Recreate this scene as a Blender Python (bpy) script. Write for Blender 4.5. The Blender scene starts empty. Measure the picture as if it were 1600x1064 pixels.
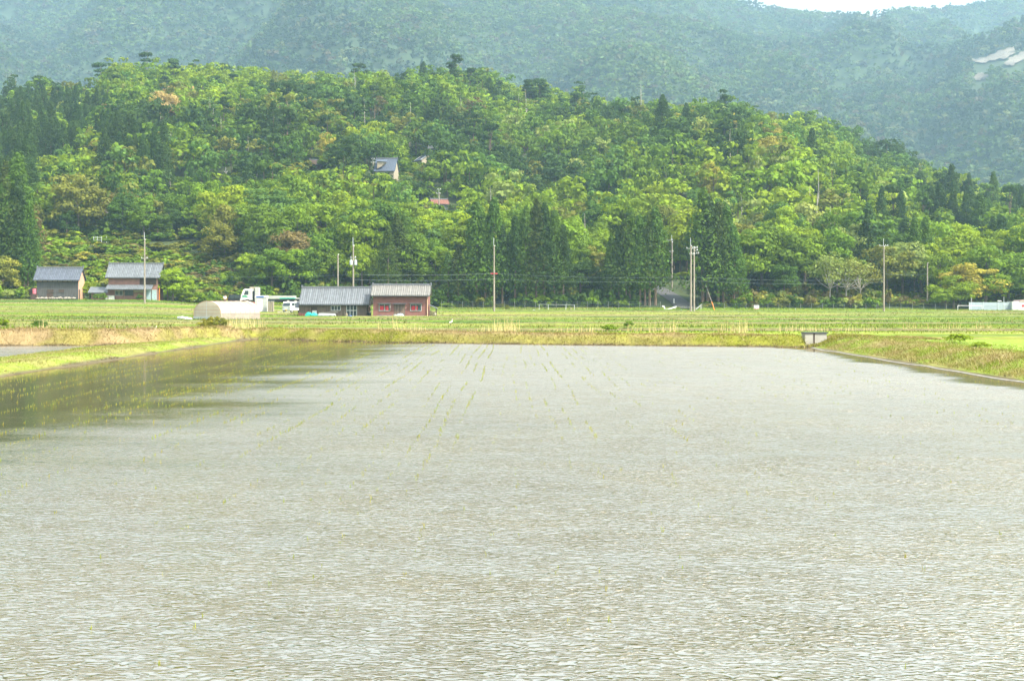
import bpy, bmesh, math, random
import numpy as np
from mathutils import Vector, Matrix

# ------------------------------------------------------------------ camera, sky, sun, exposure
S = bpy.context.scene
COL = S.collection
F, HZ, CZ = 2222.2, 468.0, 2.45          # focal length in photo pixels, horizon row, eye height

cam_d = bpy.data.cameras.new('camera'); cam = bpy.data.objects.new('camera', cam_d); COL.objects.link(cam)
cam.location = (0, 0, CZ); cam.rotation_euler = (math.radians(90), 0, 0)
cam_d.lens = 50; cam_d.sensor_width = 36; cam_d.shift_y = -(532 - HZ) / 1600
cam_d.clip_start = 0.2; cam_d.clip_end = 20000
S.camera = cam

SUN_EL, SUN_AZ = math.radians(52), math.radians(122)     # azimuth clockwise from +Y (the view direction)
world = bpy.data.worlds.new('World'); S.world = world; world.use_nodes = True
wn, wl = world.node_tree.nodes, world.node_tree.links
bg = wn['Background']
sky = wn.new('ShaderNodeTexSky'); sky.sky_type = 'NISHITA'; sky.sun_disc = False
sky.sun_elevation = SUN_EL; sky.sun_rotation = SUN_AZ
sky.air_density = 1.2; sky.dust_density = 6.0; sky.ozone_density = 1.0; sky.altitude = 100
hsv = wn.new('ShaderNodeHueSaturation'); hsv.inputs['Saturation'].default_value = 0.08; hsv.inputs['Value'].default_value = 1.0
wl.new(sky.outputs[0], hsv.inputs['Color']); wl.new(hsv.outputs[0], bg.inputs['Color'])
bg.inputs['Strength'].default_value = 0.145

sun_d = bpy.data.lights.new('sun', 'SUN'); sun = bpy.data.objects.new('sun', sun_d); COL.objects.link(sun)
sun_d.energy = 4.0; sun_d.angle = math.radians(0.8); sun_d.color = (1.0, 0.90, 0.72)
sd = Vector((math.sin(SUN_AZ) * math.cos(SUN_EL), math.cos(SUN_AZ) * math.cos(SUN_EL), math.sin(SUN_EL)))
sun.rotation_euler = sd.to_track_quat('Z', 'Y').to_euler(); sun.location = (100, -50, 200)

S.view_settings.view_transform = 'Standard'; S.view_settings.look = 'None'
S.view_settings.exposure = 1.6; S.view_settings.gamma = 1.0
S.render.engine = 'CYCLES'
S.cycles.max_bounces = 6; S.cycles.diffuse_bounces = 3; S.cycles.glossy_bounces = 3
S.cycles.transmission_bounces = 3; S.cycles.volume_bounces = 1; S.cycles.transparent_max_bounces = 8
S.cycles.use_denoising = True
S.cycles.sample_clamp_indirect = 6.0; S.cycles.sample_clamp_direct = 4.0

HAZE = 0.00023

# ------------------------------------------------------------------ small helpers
rnd = random.Random(7)
rng = np.random.default_rng(11)

def PX(px, Y): return (px - 800) * Y / F
def ZR(row, Y): return CZ - (row - HZ) * Y / F
def P(px, Y, row): return Vector((PX(px, Y), Y, ZR(row, Y)))

def hash2(i, j, seed):
    n = (i.astype(np.int64) * 374761393 + j.astype(np.int64) * 668265263 + seed * 1442695041) & 0xffffffff
    n = ((n ^ (n >> 13)) * 1274126177) & 0xffffffff
    return ((n ^ (n >> 16)) & 0xffff) / 65535.0
def vnoise(x, y, seed=0):
    x = np.asarray(x, float); y = np.asarray(y, float)
    i = np.floor(x); j = np.floor(y); fx = x - i; fy = y - j
    fx = fx * fx * (3 - 2 * fx); fy = fy * fy * (3 - 2 * fy)
    a = hash2(i, j, seed); b = hash2(i + 1, j, seed); c = hash2(i, j + 1, seed); d = hash2(i + 1, j + 1, seed)
    return (a * (1 - fx) + b * fx) * (1 - fy) + (c * (1 - fx) + d * fx) * fy
def fbm(x, y, seed=0, n=4):
    s = 0; a = 0.5; t = 0
    for k in range(n):
        s = s + a * vnoise(np.asarray(x) * 2 ** k, np.asarray(y) * 2 ** k, seed + k * 17); t += a; a *= 0.5
    return s / t
def sstep(a, b, x):
    t = np.clip((np.asarray(x, float) - a) / (b - a), 0, 1); return t * t * (3 - 2 * t)

# ------------------------------------------------------------------ materials
def mat(name, col, rough=0.7, spec=0.3, metal=0.0, var=0.12, scale=3.0, vscale=(1, 1, 1), bump=0.0, bscale=None, wave=None, alpha=1.0, emis=None):
    m = bpy.data.materials.new(name); m.use_nodes = True
    n, l = m.node_tree.nodes, m.node_tree.links; b = n['Principled BSDF']
    b.inputs['Roughness'].default_value = rough; b.inputs['Metallic'].default_value = metal
    b.inputs['Specular IOR Level'].default_value = spec; b.inputs['Alpha'].default_value = alpha
    tc = n.new('ShaderNodeTexCoord'); mp = n.new('ShaderNodeMapping'); mp.inputs['Scale'].default_value = vscale
    l.new(tc.outputs['Object'], mp.inputs[0])
    nz = n.new('ShaderNodeTexNoise'); nz.inputs['Scale'].default_value = scale; nz.inputs['Detail'].default_value = 5
    l.new(mp.outputs[0], nz.inputs['Vector'])
    rp = n.new('ShaderNodeMapRange'); rp.inputs['From Min'].default_value = 0.3; rp.inputs['From Max'].default_value = 0.7
    rp.inputs['To Min'].default_value = 1 - var; rp.inputs['To Max'].default_value = 1 + var
    l.new(nz.outputs[0], rp.inputs[0])
    mx = n.new('ShaderNodeVectorMath'); mx.operation = 'SCALE'; mx.inputs[0].default_value = col[:3]
    l.new(rp.outputs[0], mx.inputs['Scale'])
    out = mx.outputs[0]
    if wave:                                     # planks / corrugation / tile courses: (axis, scale, strength, dark factor)
        ax, ws, wst, wd = wave
        w = n.new('ShaderNodeTexWave'); w.wave_type = 'BANDS'; w.bands_direction = ax; w.inputs['Scale'].default_value = ws
        l.new(tc.outputs['Object'], w.inputs['Vector'])
        wr = n.new('ShaderNodeMapRange'); wr.inputs['To Min'].default_value = wd; wr.inputs['To Max'].default_value = 1.0
        l.new(w.outputs['Fac'], wr.inputs[0])
        m2 = n.new('ShaderNodeVectorMath'); m2.operation = 'SCALE'; l.new(out, m2.inputs[0]); l.new(wr.outputs[0], m2.inputs['Scale'])
        out = m2.outputs[0]
        if wst:
            bp = n.new('ShaderNodeBump'); bp.inputs['Strength'].default_value = wst; bp.inputs['Distance'].default_value = 0.04
            l.new(w.outputs['Fac'], bp.inputs['Height']); l.new(bp.outputs[0], b.inputs['Normal'])
    l.new(out, b.inputs['Base Color'])
    if bump:
        bn = n.new('ShaderNodeTexNoise'); bn.inputs['Scale'].default_value = bscale or scale * 4; bn.inputs['Detail'].default_value = 4
        l.new(tc.outputs['Object'], bn.inputs['Vector'])
        bp = n.new('ShaderNodeBump'); bp.inputs['Strength'].default_value = bump; bp.inputs['Distance'].default_value = 0.1
        l.new(bn.outputs[0], bp.inputs['Height']); l.new(bp.outputs[0], b.inputs['Normal'])
    return m

def leaf_material(name, transl=0.35, rough=0.6, spec=0.08):
    m = bpy.data.materials.new(name); m.use_nodes = True
    n, l = m.node_tree.nodes, m.node_tree.links; b = n['Principled BSDF']; o = n['Material Output']
    at = n.new('ShaderNodeAttribute'); at.attribute_name = 'tint'
    oi = n.new('ShaderNodeObjectInfo')
    mu = n.new('ShaderNodeVectorMath'); mu.operation = 'MULTIPLY'
    l.new(at.outputs['Color'], mu.inputs[0]); l.new(oi.outputs['Color'], mu.inputs[1])
    b.inputs['Roughness'].default_value = rough; b.inputs['Specular IOR Level'].default_value = spec
    l.new(mu.outputs[0], b.inputs['Base Color'])
    tr = n.new('ShaderNodeBsdfTranslucent')
    m2 = n.new('ShaderNodeVectorMath'); m2.operation = 'MULTIPLY'; m2.inputs[1].default_value = (1.25, 1.15, 0.6)
    l.new(mu.outputs[0], m2.inputs[0]); l.new(m2.outputs[0], tr.inputs['Color'])
    mix = n.new('ShaderNodeMixShader'); mix.inputs[0].default_value = transl
    l.new(b.outputs[0], mix.inputs[1]); l.new(tr.outputs[0], mix.inputs[2]); l.new(mix.outputs[0], o.inputs['Surface'])
    return m

M = {}
M['leaf'] = leaf_material('foliage')
M['grass'] = leaf_material('grass_blades', 0.3, 0.7, 0.08)
M['bark'] = mat('bark', (0.16, 0.125, 0.09), 0.9, var=0.3, scale=2)
M['pale_bark'] = mat('pale_bark', (0.36, 0.33, 0.28), 0.9, var=0.25, scale=2)
M['red_bark'] = mat('red_bark', (0.15, 0.105, 0.075), 0.9, var=0.3, scale=2)
M['concrete'] = mat('concrete', (0.34, 0.33, 0.29), 0.85, var=0.15, scale=2)
M['pole'] = mat('pole_concrete', (0.25, 0.22, 0.18), 0.85, var=0.18, scale=1.2)
M['metal'] = mat('galvanised_metal', (0.48, 0.52, 0.54), 0.45, metal=0.3, var=0.1)
M['fence_post'] = mat('fence_post', (0.20, 0.22, 0.20), 0.6)
M['dark_metal'] = mat('dark_metal', (0.06, 0.065, 0.07), 0.5, metal=0.3)
M['wire'] = mat('wire', (0.12, 0.16, 0.16), 0.5, metal=0.3)
M['tile'] = mat('roof_tile', (0.135, 0.15, 0.165), 0.4, spec=0.5, var=0.22, scale=1.6, wave=('X', 1.05, 0.7, 0.62))
M['tile_dark'] = mat('roof_tile_dark', (0.085, 0.10, 0.13), 0.4, spec=0.5, var=0.2, scale=1.6, wave=('X', 1.05, 0.7, 0.65))
M['tile_pale'] = mat('roof_tile_pale', (0.19, 0.185, 0.17), 0.5, spec=0.4, var=0.16, scale=1.6, wave=('X', 1.05, 0.7, 0.6))
M['ridge'] = mat('ridge_tile', (0.12, 0.13, 0.145), 0.5, var=0.15)
M['wood_grey'] = mat('weathered_boards', (0.085, 0.085, 0.085), 0.9, var=0.35, scale=1.2, vscale=(6, 6, 0.5), wave=('X', 1.6, 0.3, 0.6))
M['wood_brown'] = mat('brown_boards', (0.17, 0.125, 0.095), 0.9, var=0.35, scale=1.4, vscale=(5, 5, 0.5), wave=('X', 1.8, 0.3, 0.6))
M['wood_dark'] = mat('dark_wood', (0.06, 0.04, 0.03), 0.85, var=0.2)
M['clay'] = mat('clay_plaster', (0.52, 0.32, 0.22), 0.9, var=0.14, scale=0.8)
M['brick'] = mat('red_brick_cladding', (0.225, 0.098, 0.080), 0.85, var=0.16, scale=1.5, wave=('Z', 2.2, 0.2, 0.82))
M['pinkwall'] = mat('brown_pink_cladding', (0.25, 0.135, 0.11), 0.85, var=0.14, scale=1.2, wave=('Z', 2.2, 0.2, 0.85))
M['cream'] = mat('cream_plaster', (0.30, 0.26, 0.19), 0.9, var=0.12)
M['white'] = mat('white_paint', (0.60, 0.61, 0.61), 0.5, var=0.06)
M['offwhite'] = mat('offwhite_panel', (0.38, 0.39, 0.37), 0.6, var=0.12, scale=2)
M['glass'] = mat('window_glass', (0.035, 0.05, 0.055), 0.12, spec=0.6, var=0.2)
M['curtain'] = mat('red_curtain', (0.42, 0.03, 0.04), 0.8, var=0.3, scale=4)
M['teal'] = mat('teal_plastic', (0.02, 0.36, 0.31), 0.5, var=0.25, scale=5)
M['blue'] = mat('blue_sheet', (0.03, 0.10, 0.38), 0.6, var=0.25, scale=4)
M['blue_grey'] = mat('blue_grey_sheet', (0.28, 0.38, 0.42), 0.6, var=0.25, scale=4)
M['red'] = mat('red_paint', (0.55, 0.04, 0.06), 0.5, var=0.1)
M['pink'] = mat('faded_red', (0.55, 0.13, 0.17), 0.7, var=0.1)
M['green_paint'] = mat('green_paint', (0.05, 0.26, 0.15), 0.5)
M['black'] = mat('black_paint', (0.012, 0.014, 0.018), 0.25, spec=0.5, var=0.1)
M['tyre'] = mat('tyre_rubber', (0.02, 0.02, 0.02), 0.9)
M['rim'] = mat('wheel_rim', (0.38, 0.36, 0.33), 0.5)
M['yellow'] = mat('yellow_paint', (0.72, 0.45, 0.03), 0.6)
M['orange'] = mat('orange_sleeve', (0.70, 0.22, 0.03), 0.6)
M['rock'] = mat('pale_rock', (0.15, 0.135, 0.11), 0.95, var=0.35, scale=0.04, bump=0.4, bscale=0.2)
M['stone'] = mat('field_stone', (0.28, 0.25, 0.21), 0.95, var=0.25, scale=2)
M['asphalt'] = mat('asphalt', (0.065, 0.066, 0.068), 0.9, var=0.25, scale=0.8)
M['skin'] = mat('skin', (0.50, 0.30, 0.21), 0.6)
M['hair'] = mat('hair', (0.015, 0.012, 0.012), 0.6)
M['shirt'] = mat('light_blue_shirt', (0.50, 0.62, 0.75), 0.8)
M['trousers'] = mat('dark_trousers', (0.03, 0.035, 0.06), 0.8)
M['feather'] = mat('white_feathers', (0.8, 0.8, 0.78), 0.8)
M['beak'] = mat('beak', (0.5, 0.35, 0.05), 0.5)
M['rust_roof'] = mat('red_brown_roof', (0.17, 0.075, 0.055), 0.7, var=0.2)
M['slate'] = mat('slate_roof', (0.07, 0.09, 0.125), 0.6, var=0.15, wave=('Z', 1.5, 0.2, 0.8))
M['straw'] = mat('dry_stalk', (0.62, 0.50, 0.30), 0.9, var=0.2)
M['film'] = None
m = bpy.data.materials.new('greenhouse_film'); m.use_nodes = True; M['film'] = m
n, l = m.node_tree.nodes, m.node_tree.links; b = n['Principled BSDF']; b.inputs['Roughness'].default_value = 0.35
tc = n.new('ShaderNodeTexCoord'); nz = n.new('ShaderNodeTexNoise'); nz.inputs['Scale'].default_value = 1.3; l.new(tc.outputs['Object'], nz.inputs['Vector'])
cr = n.new('ShaderNodeValToRGB'); cr.color_ramp.elements[0].position = 0.35; cr.color_ramp.elements[1].position = 0.65
cr.color_ramp.elements[0].color = (0.56, 0.49, 0.40, 1); cr.color_ramp.elements[1].color = (0.66, 0.61, 0.54, 1)
l.new(nz.outputs[0], cr.inputs[0]); l.new(cr.outputs[0], b.inputs['Base Color'])
tr = n.new('ShaderNodeBsdfTranslucent'); tr.inputs[0].default_value = (0.75, 0.68, 0.58, 1)
mx = n.new('ShaderNodeMixShader'); mx.inputs[0].default_value = 0.45
tp = n.new('ShaderNodeBsdfTransparent'); m3 = n.new('ShaderNodeMixShader'); m3.inputs[0].default_value = 0.12
l.new(b.outputs[0], mx.inputs[1]); l.new(tr.outputs[0], mx.inputs[2]); l.new(mx.outputs[0], m3.inputs[1]); l.new(tp.outputs[0], m3.inputs[2])
l.new(m3.outputs[0], n['Material Output'].inputs['Surface'])

# ------------------------------------------------------------------ object helpers
def link(name, me, parent=None, m=None):
    o = bpy.data.objects.new(name, me); COL.objects.link(o)
    if parent: o.parent = parent
    if m is not None and not me.materials: me.materials.append(m)
    return o
def tag(o, label=None, cat=None, group=None, kind=None):
    if label: o['label'] = label
    if cat: o['category'] = cat
    if group: o['group'] = group
    if kind: o['kind'] = kind
    return o
def empty(name, loc, rz=0, label=None, cat=None, group=None):
    o = bpy.data.objects.new(name, None); COL.objects.link(o)
    o.location = loc; o.rotation_euler = (0, 0, rz); o.empty_display_size = 0.5
    return tag(o, label, cat, group)

class MB:
    def __init__(s): s.v = []; s.f = []
    def add(s, vs, fs):
        k = len(s.v); s.v += [tuple(v) for v in vs]; s.f += [tuple(i + k for i in f) for f in fs]; return s
    def box(s, x0, x1, y0, y1, z0, z1):
        return s.add([(x0, y0, z0), (x1, y0, z0), (x1, y1, z0), (x0, y1, z0), (x0, y0, z1), (x1, y0, z1), (x1, y1, z1), (x0, y1, z1)],
                     [(3, 2, 1, 0), (4, 5, 6, 7), (0, 1, 5, 4), (1, 2, 6, 5), (2, 3, 7, 6), (3, 0, 4, 7)])
    def prism(s, poly, y0, y1):                  # outline in (x, z) extruded along y
        n = len(poly); vs = [(x, y0, z) for x, z in poly] + [(x, y1, z) for x, z in poly]
        return s.add(vs, [tuple(range(n)), tuple(range(2 * n - 1, n - 1, -1))] + [((i + 1) % n, i, i + n, (i + 1) % n + n) for i in range(n)])
    def prismx(s, poly, x0, x1):                 # outline in (y, z) extruded along x
        n = len(poly); vs = [(x0, y, z) for y, z in poly] + [(x1, y, z) for y, z in poly]
        return s.add(vs, [tuple(range(n - 1, -1, -1)), tuple(range(n, 2 * n))] + [(i, (i + 1) % n, (i + 1) % n + n, i + n) for i in range(n)])
    def tube(s, a, b, r0, r1=None, n=8):
        a = Vector(a); b = Vector(b); r1 = r0 if r1 is None else r1
        d = (b - a).normalized(); u = d.orthogonal().normalized(); w = d.cross(u)
        vs = []
        for c, r in ((a, r0), (b, r1)):
            for i in range(n):
                t = 2 * math.pi * i / n; vs.append(c + (u * math.cos(t) + w * math.sin(t)) * r)
        return s.add(vs, [(i, (i + 1) % n, (i + 1) % n + n, i + n) for i in range(n)] + [tuple(range(n - 1, -1, -1)), tuple(range(n, 2 * n))])
    def path(s, pts, r, n=6):
        for a, b in zip(pts, pts[1:]): s.tube(a, b, r, r, n)
        return s
    def blob(s, c, rx, ry, rz, n=8, m=5, jit=0.12, seed=0):
        q = random.Random(seed); vs = []; fs = []
        for j in range(m + 1):
            ph = math.pi * j / m - math.pi / 2
            for i in range(n):
                t = 2 * math.pi * i / n; k = 1 + q.uniform(-jit, jit)
                vs.append((c[0] + rx * k * math.cos(ph) * math.cos(t), c[1] + ry * k * math.cos(ph) * math.sin(t), c[2] + rz * k * math.sin(ph)))
        for j in range(m):
            for i in range(n):
                fs.append((j * n + i, j * n + (i + 1) % n, (j + 1) * n + (i + 1) % n, (j + 1) * n + i))
        return s.add(vs, fs)
    def build(s, name, m, parent=None, smooth=False, bevel=0):
        me = bpy.data.meshes.new(name); me.from_pydata(s.v, [], s.f); me.validate(); me.materials.append(m)
        bm = bmesh.new(); bm.from_mesh(me); bmesh.ops.recalc_face_normals(bm, faces=bm.faces); bm.to_mesh(me); bm.free()
        if smooth: me.polygons.foreach_set('use_smooth', [True] * len(me.polygons))
        o = link(name, me, parent)
        if bevel:
            bv = o.modifiers.new('bevel', 'BEVEL'); bv.width = bevel; bv.segments = 2; bv.limit_method = 'ANGLE'
        return o

def np_mesh(name, V, nper, m, tint=None, smooth=False):
    """V: (N*nper,3) array of separate n-gons"""
    me = bpy.data.meshes.new(name); nv = len(V); nf = nv // nper
    me.vertices.add(nv); me.vertices.foreach_set('co', np.ascontiguousarray(V, dtype=np.float32).ravel())
    me.loops.add(nv); me.loops.foreach_set('vertex_index', np.arange(nv, dtype=np.int32))
    me.polygons.add(nf); me.polygons.foreach_set('loop_start', np.arange(0, nv, nper, dtype=np.int32))
    try: me.polygons.foreach_set('loop_total', np.full(nf, nper, dtype=np.int32))
    except Exception: pass
    me.update(calc_edges=True); me.materials.append(m)
    if tint is not None:
        ca = me.color_attributes.new('tint', 'FLOAT_COLOR', 'POINT')
        c = np.ones((nv, 4), np.float32); c[:, :3] = tint; ca.data.foreach_set('color', c.ravel())
    return me
def grid_mesh(name, X, Y, Z, m, tint=None, smooth=True):
    h, w = X.shape; V = np.stack([X, Y, Z], -1).reshape(-1, 3)
    idx = np.arange(h * w).reshape(h, w)
    q = np.stack([idx[:-1, :-1], idx[:-1, 1:], idx[1:, 1:], idx[1:, :-1]], -1).reshape(-1, 4)
    me = bpy.data.meshes.new(name); me.vertices.add(len(V)); me.vertices.foreach_set('co', V.astype(np.float32).ravel())
    me.loops.add(q.size); me.loops.foreach_set('vertex_index', q.ravel().astype(np.int32))
    me.polygons.add(len(q)); me.polygons.foreach_set('loop_start', np.arange(0, q.size, 4, dtype=np.int32))
    try: me.polygons.foreach_set('loop_total', np.full(len(q), 4, dtype=np.int32))
    except Exception: pass
    me.update(calc_edges=True); me.materials.append(m)
    if smooth: me.polygons.foreach_set('use_smooth', np.ones(len(q), bool))
    if tint is not None:
        ca = me.color_attributes.new('tint', 'FLOAT_COLOR', 'POINT')
        c = np.ones((len(V), 4), np.float32); c[:, :3] = tint.reshape(-1, 3); ca.data.foreach_set('color', c.ravel())
    return me

# ------------------------------------------------------------------ terrain functions
UK = np.array([-400, 0, 230, 300, 420, 560, 700, 1100, 1600, 2000.])
YK = np.array([92, 110, 130, 160, 185, 205, 222, 235, 246, 251, 256, 275, 290.])
RK = np.array([
 [514, 510, 505, 497, 491, 487, 482, 478, 475, 473, 468, 466, 465],
 [514, 510, 505, 497, 491, 487, 482, 478, 475, 473, 468, 466, 465],
 [515, 511, 506, 498, 493, 488, 484, 480, 476, 473, 469, 467, 465],
 [516, 511, 506, 500, 495, 491, 487, 482, 478, 476, 475, 471, 468],
 [518, 512, 507, 500, 497, 493, 488, 484, 478, 476, 475, 472, 469],
 [518, 513, 508, 501, 497.5, 495, 491, 486, 480, 478, 477, 474, 471],
 [519, 514, 509, 502, 497, 494.5, 490, 487, 485, 484, 483, 480, 478],
 [519, 514, 509, 502, 497, 494, 490, 487, 485, 484, 483, 480, 478],
 [519, 514, 509, 502, 497, 494, 490, 487, 486, 485, 485, 483, 480],
 [519, 514, 509, 502, 497, 494, 490, 487, 486, 485, 485, 483, 480]], float)
ZK = CZ - (RK - HZ) * YK[None, :] / F

def interp2(u, y):
    u = np.clip(u, UK[0], UK[-1]); y = np.clip(y, YK[0], YK[-1])
    i = np.clip(np.searchsorted(UK, u) - 1, 0, len(UK) - 2); j = np.clip(np.searchsorted(YK, y) - 1, 0, len(YK) - 2)
    a = (u - UK[i]) / (UK[i + 1] - UK[i]); b = (y - YK[j]) / (YK[j + 1] - YK[j])
    return (ZK[i, j] * (1 - a) + ZK[i + 1, j] * a) * (1 - b) + (ZK[i, j + 1] * (1 - a) + ZK[i + 1, j + 1] * a) * b

WL, WR_ = -16.0, 15.1                       # main paddy side edges
def far_line(X):                            # far water edge of the paddies
    return np.interp(X, [-200, -21.5, -19, -15.9, -6.5, 3.4, 14.9, 16, 200], [74.5, 74.5, 76, 87.5, 80, 75.8, 72.6, 72.6, 72.6])
BUNDS = [99, 106, 117, 127, 141, 153, 171, 188, 199, 214, 229, 241]
def ground_z(X, Y):
    X = np.asarray(X, float); Y = np.asarray(Y, float)
    Ys = np.maximum(Y, 1.0); u = 800 + X * F / Ys
    u = np.where(Y < 60, np.where(X < 0, -400, 2000), u)
    far = interp2(u, Y)
    wob = (fbm(X * 0.9, Y * 0.9, 5) - 0.5) * 0.16
    for k, yb in enumerate(BUNDS):
        yy = yb + 3 * (vnoise(X / 60.0, X * 0 + k, 91) - 0.5) + X * 0.01 * (1 if k % 2 else -1)
        wdt = 0.55
        d = (Y - yy) / wdt
        gap = sstep(0.25, 0.35, vnoise(X / 25.0 + k * 7.3, X * 0 + 3.3, 55))
        far = far + 0.20 * np.exp(-d * d) * gap
    far = far + wob * 0.7 * sstep(90, 110, Y)
    crest = np.where(X < -17, 0.82, np.where(X < 0, 0.60, 0.56)) + wob
    fl = far_line(X) + (vnoise(X * 0.8, X * 0, 3) - 0.5) * 0.35
    t = Y - fl                               # metres behind the far water edge
    zf = crest * sstep(-0.05, 1.6, t)
    zf = zf + (far - zf) * sstep(2.6, 7.0, t)
    # the bund between the two paddies, and the right-hand bank
    eL = WL + (vnoise(Y * 0.5, Y * 0, 8) - 0.5) * 0.35
    bund = 0.27 * sstep(0.0, 1.1, eL - X) * np.clip((X + 21.8 + (vnoise(Y * 0.4, Y * 0, 9) - 0.5) * 0.6) / 3.6, -0.6, 1) + wob * 0.3
    eR = WR_ + (vnoise(Y * 0.5, Y * 0, 18) - 0.5) * 0.3
    right = (0.52 + wob) * sstep(0.0, 2.3, X - eR) - 0.12 * sstep(3.4, 4.2, X - eR)
    near = np.where(X <= eL, np.where(X > -22.3, bund, -0.25), np.where(X >= eR, right, -0.25))
    near = np.where((X > eL) & (X < eR), -0.22, near)
    mixed = np.where(t > 0, np.maximum(zf, np.where(X > eR, right * (1 - sstep(2.6, 7, t)), -1)), near)
    mixed = np.where((t > 0) & (X > eR), right * (1 - sstep(4, 16, t)) + far * sstep(4, 16, t), mixed)
    mixed = np.where(Y < 2.0, 0.7, mixed)   # the road edge the photographer stands on
    return mixed

RID_U = np.array([-900, -400, 0, 60, 130, 160, 190, 300, 440, 560, 700, 760, 800, 900, 1000, 1120, 1200, 1260, 1310, 1350, 1400, 1450, 1520, 1600, 2000, 2500.])
RID_R = np.array([175, 160, 165, 150, 160, 128, 108, 112, 116, 122, 120, 128, 145, 152, 166, 168, 180, 190, 207, 230, 250, 268, 285, 295, 330, 350.])
HY0, HY1 = 268.0, 590.0
def hill_z(X, Y):
    X = np.asarray(X, float); Y = np.asarray(Y, float)
    u = 800 + X * F / np.maximum(Y, 50)
    rr = np.interp(u, RID_U, RID_R)
    zr = CZ + (HZ - rr) * HY1 / F - 9.5
    foot = interp2(u, np.full_like(Y, 275.0)) - 0.3
    t = (Y - HY0) / (HY1 - HY0)
    g = np.clip(t, 0, 1); g = 1.10 * g - 0.10 * g ** 3
    z = foot + (zr - foot) * g - np.maximum(t - 1, 0) * 120
    gul = (fbm(X / 70.0, Y / 95.0, 21, 3) - 0.5) * 20 + (fbm(X / 22.0, Y / 22.0, 29, 2) - 0.5) * 4
    z = z + gul * sstep(0.0, 0.25, t) * (1 - sstep(0.85, 1.05, t))
    z = z - 2.5 * (1 - sstep(-0.03, 0.01, t))
    z = z - sstep(20, 70, np.abs(X) - (0.36 * Y + 90)) * 0
    return z
MR_U = np.array([-900, 0, 500, 900, 1060, 1160, 1200, 1250, 1300, 1350, 1400, 1450, 1500, 1540, 1600, 1800, 2500.])
MR_R = np.array([-190, -180, -150, -60, -22, -2, 6, 14, 18, 17, 12, 8, 7, 0, -14, -60, -120.])
SP_U = np.array([900, 1200, 1300, 1350, 1397, 1444, 1475, 1506, 1569, 1600, 1700, 2500.])
SP_R = np.array([300, 185, 138, 115, 97, 83, 75, 60, 31, 24, -20, -150.])
MY0, MY1, SY = 640.0, 2150.0, 1230.0
def mount_z(X, Y):
    X = np.asarray(X, float); Y = np.asarray(Y, float)
    u = 800 + X * F / np.maximum(Y, 50)
    zr = CZ + (HZ - np.interp(u, MR_U, MR_R)) * MY1 / F - 10
    t = (Y - MY0) / (MY1 - MY0); g = np.clip(t, 0, 1) ** 1.05
    z = 6 + (zr - 6) * g - np.maximum(t - 1, 0) * 500
    rid = 1 - np.abs(2 * fbm(X / 300.0 + 4, Y / 520.0, 41, 3) - 1) * 2.2
    gul = (rid - 0.45) * 120 + (fbm(X / 80.0, Y / 130.0, 47, 3) - 0.5) * 40
    z = z + gul * sstep(0.05, 0.3, t) * (1 - sstep(0.70, 0.95, t))
    zs = CZ + (HZ - np.interp(u, SP_U, SP_R)) * SY / F - 8
    ts = (Y - 640) / (SY - 640)
    s = np.where(ts < 1, np.clip(ts, 0, 1) ** 1.15, 1 - (ts - 1) * 1.6)
    sp = 4 + (zs - 4) * s + ((fbm(X / 110.0, Y / 160.0, 61, 3) - 0.5) * 44) * sstep(0.1, 0.4, ts) * (1 - sstep(0.75, 0.98, ts)) 
    return np.maximum(z, sp)

_mz0 = mount_z
_cu = np.linspace(1100, 1640, 109); _cy = np.arange(700, 2390, 10.0)
_UU, _YY = np.meshgrid(_cu, _cy); _XX = (_UU - 800) * _YY / F
_tgt = np.minimum(np.interp(_cu, MR_U, MR_R), np.interp(_cu, SP_U, SP_R))
_k = np.ones(len(_cu))
for _i in range(3):
    _z = _mz0(_XX, _YY) * _k[None, :] + 9
    _act = (HZ - (_z - CZ) * F / _YY).min(0); _k = _k * (HZ - _tgt) / (HZ - _act)
_k = np.convolve(np.pad(_k, 2, 'edge'), np.ones(5) / 5, 'valid')
MS = 1.35                                   # how much farther off the mountain stands than first laid out
def mount_z(X, Y):
    X = np.asarray(X, float) / MS; Y = np.asarray(Y, float) / MS
    u = 800 + X * F / np.maximum(Y, 50)
    return _mz0(X, Y) * np.interp(u, _cu, _k) * MS

def hill_hit(u, row, ymin=HY0, ymax=HY1, fn=hill_z):
    Y = np.linspace(ymin, ymax, 1500); X = (u - 800) * Y / F
    r = HZ - (fn(X, Y) - CZ) * F / Y
    k = np.argmax(r <= row)
    return Y[k] if r[k] <= row else None

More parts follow.
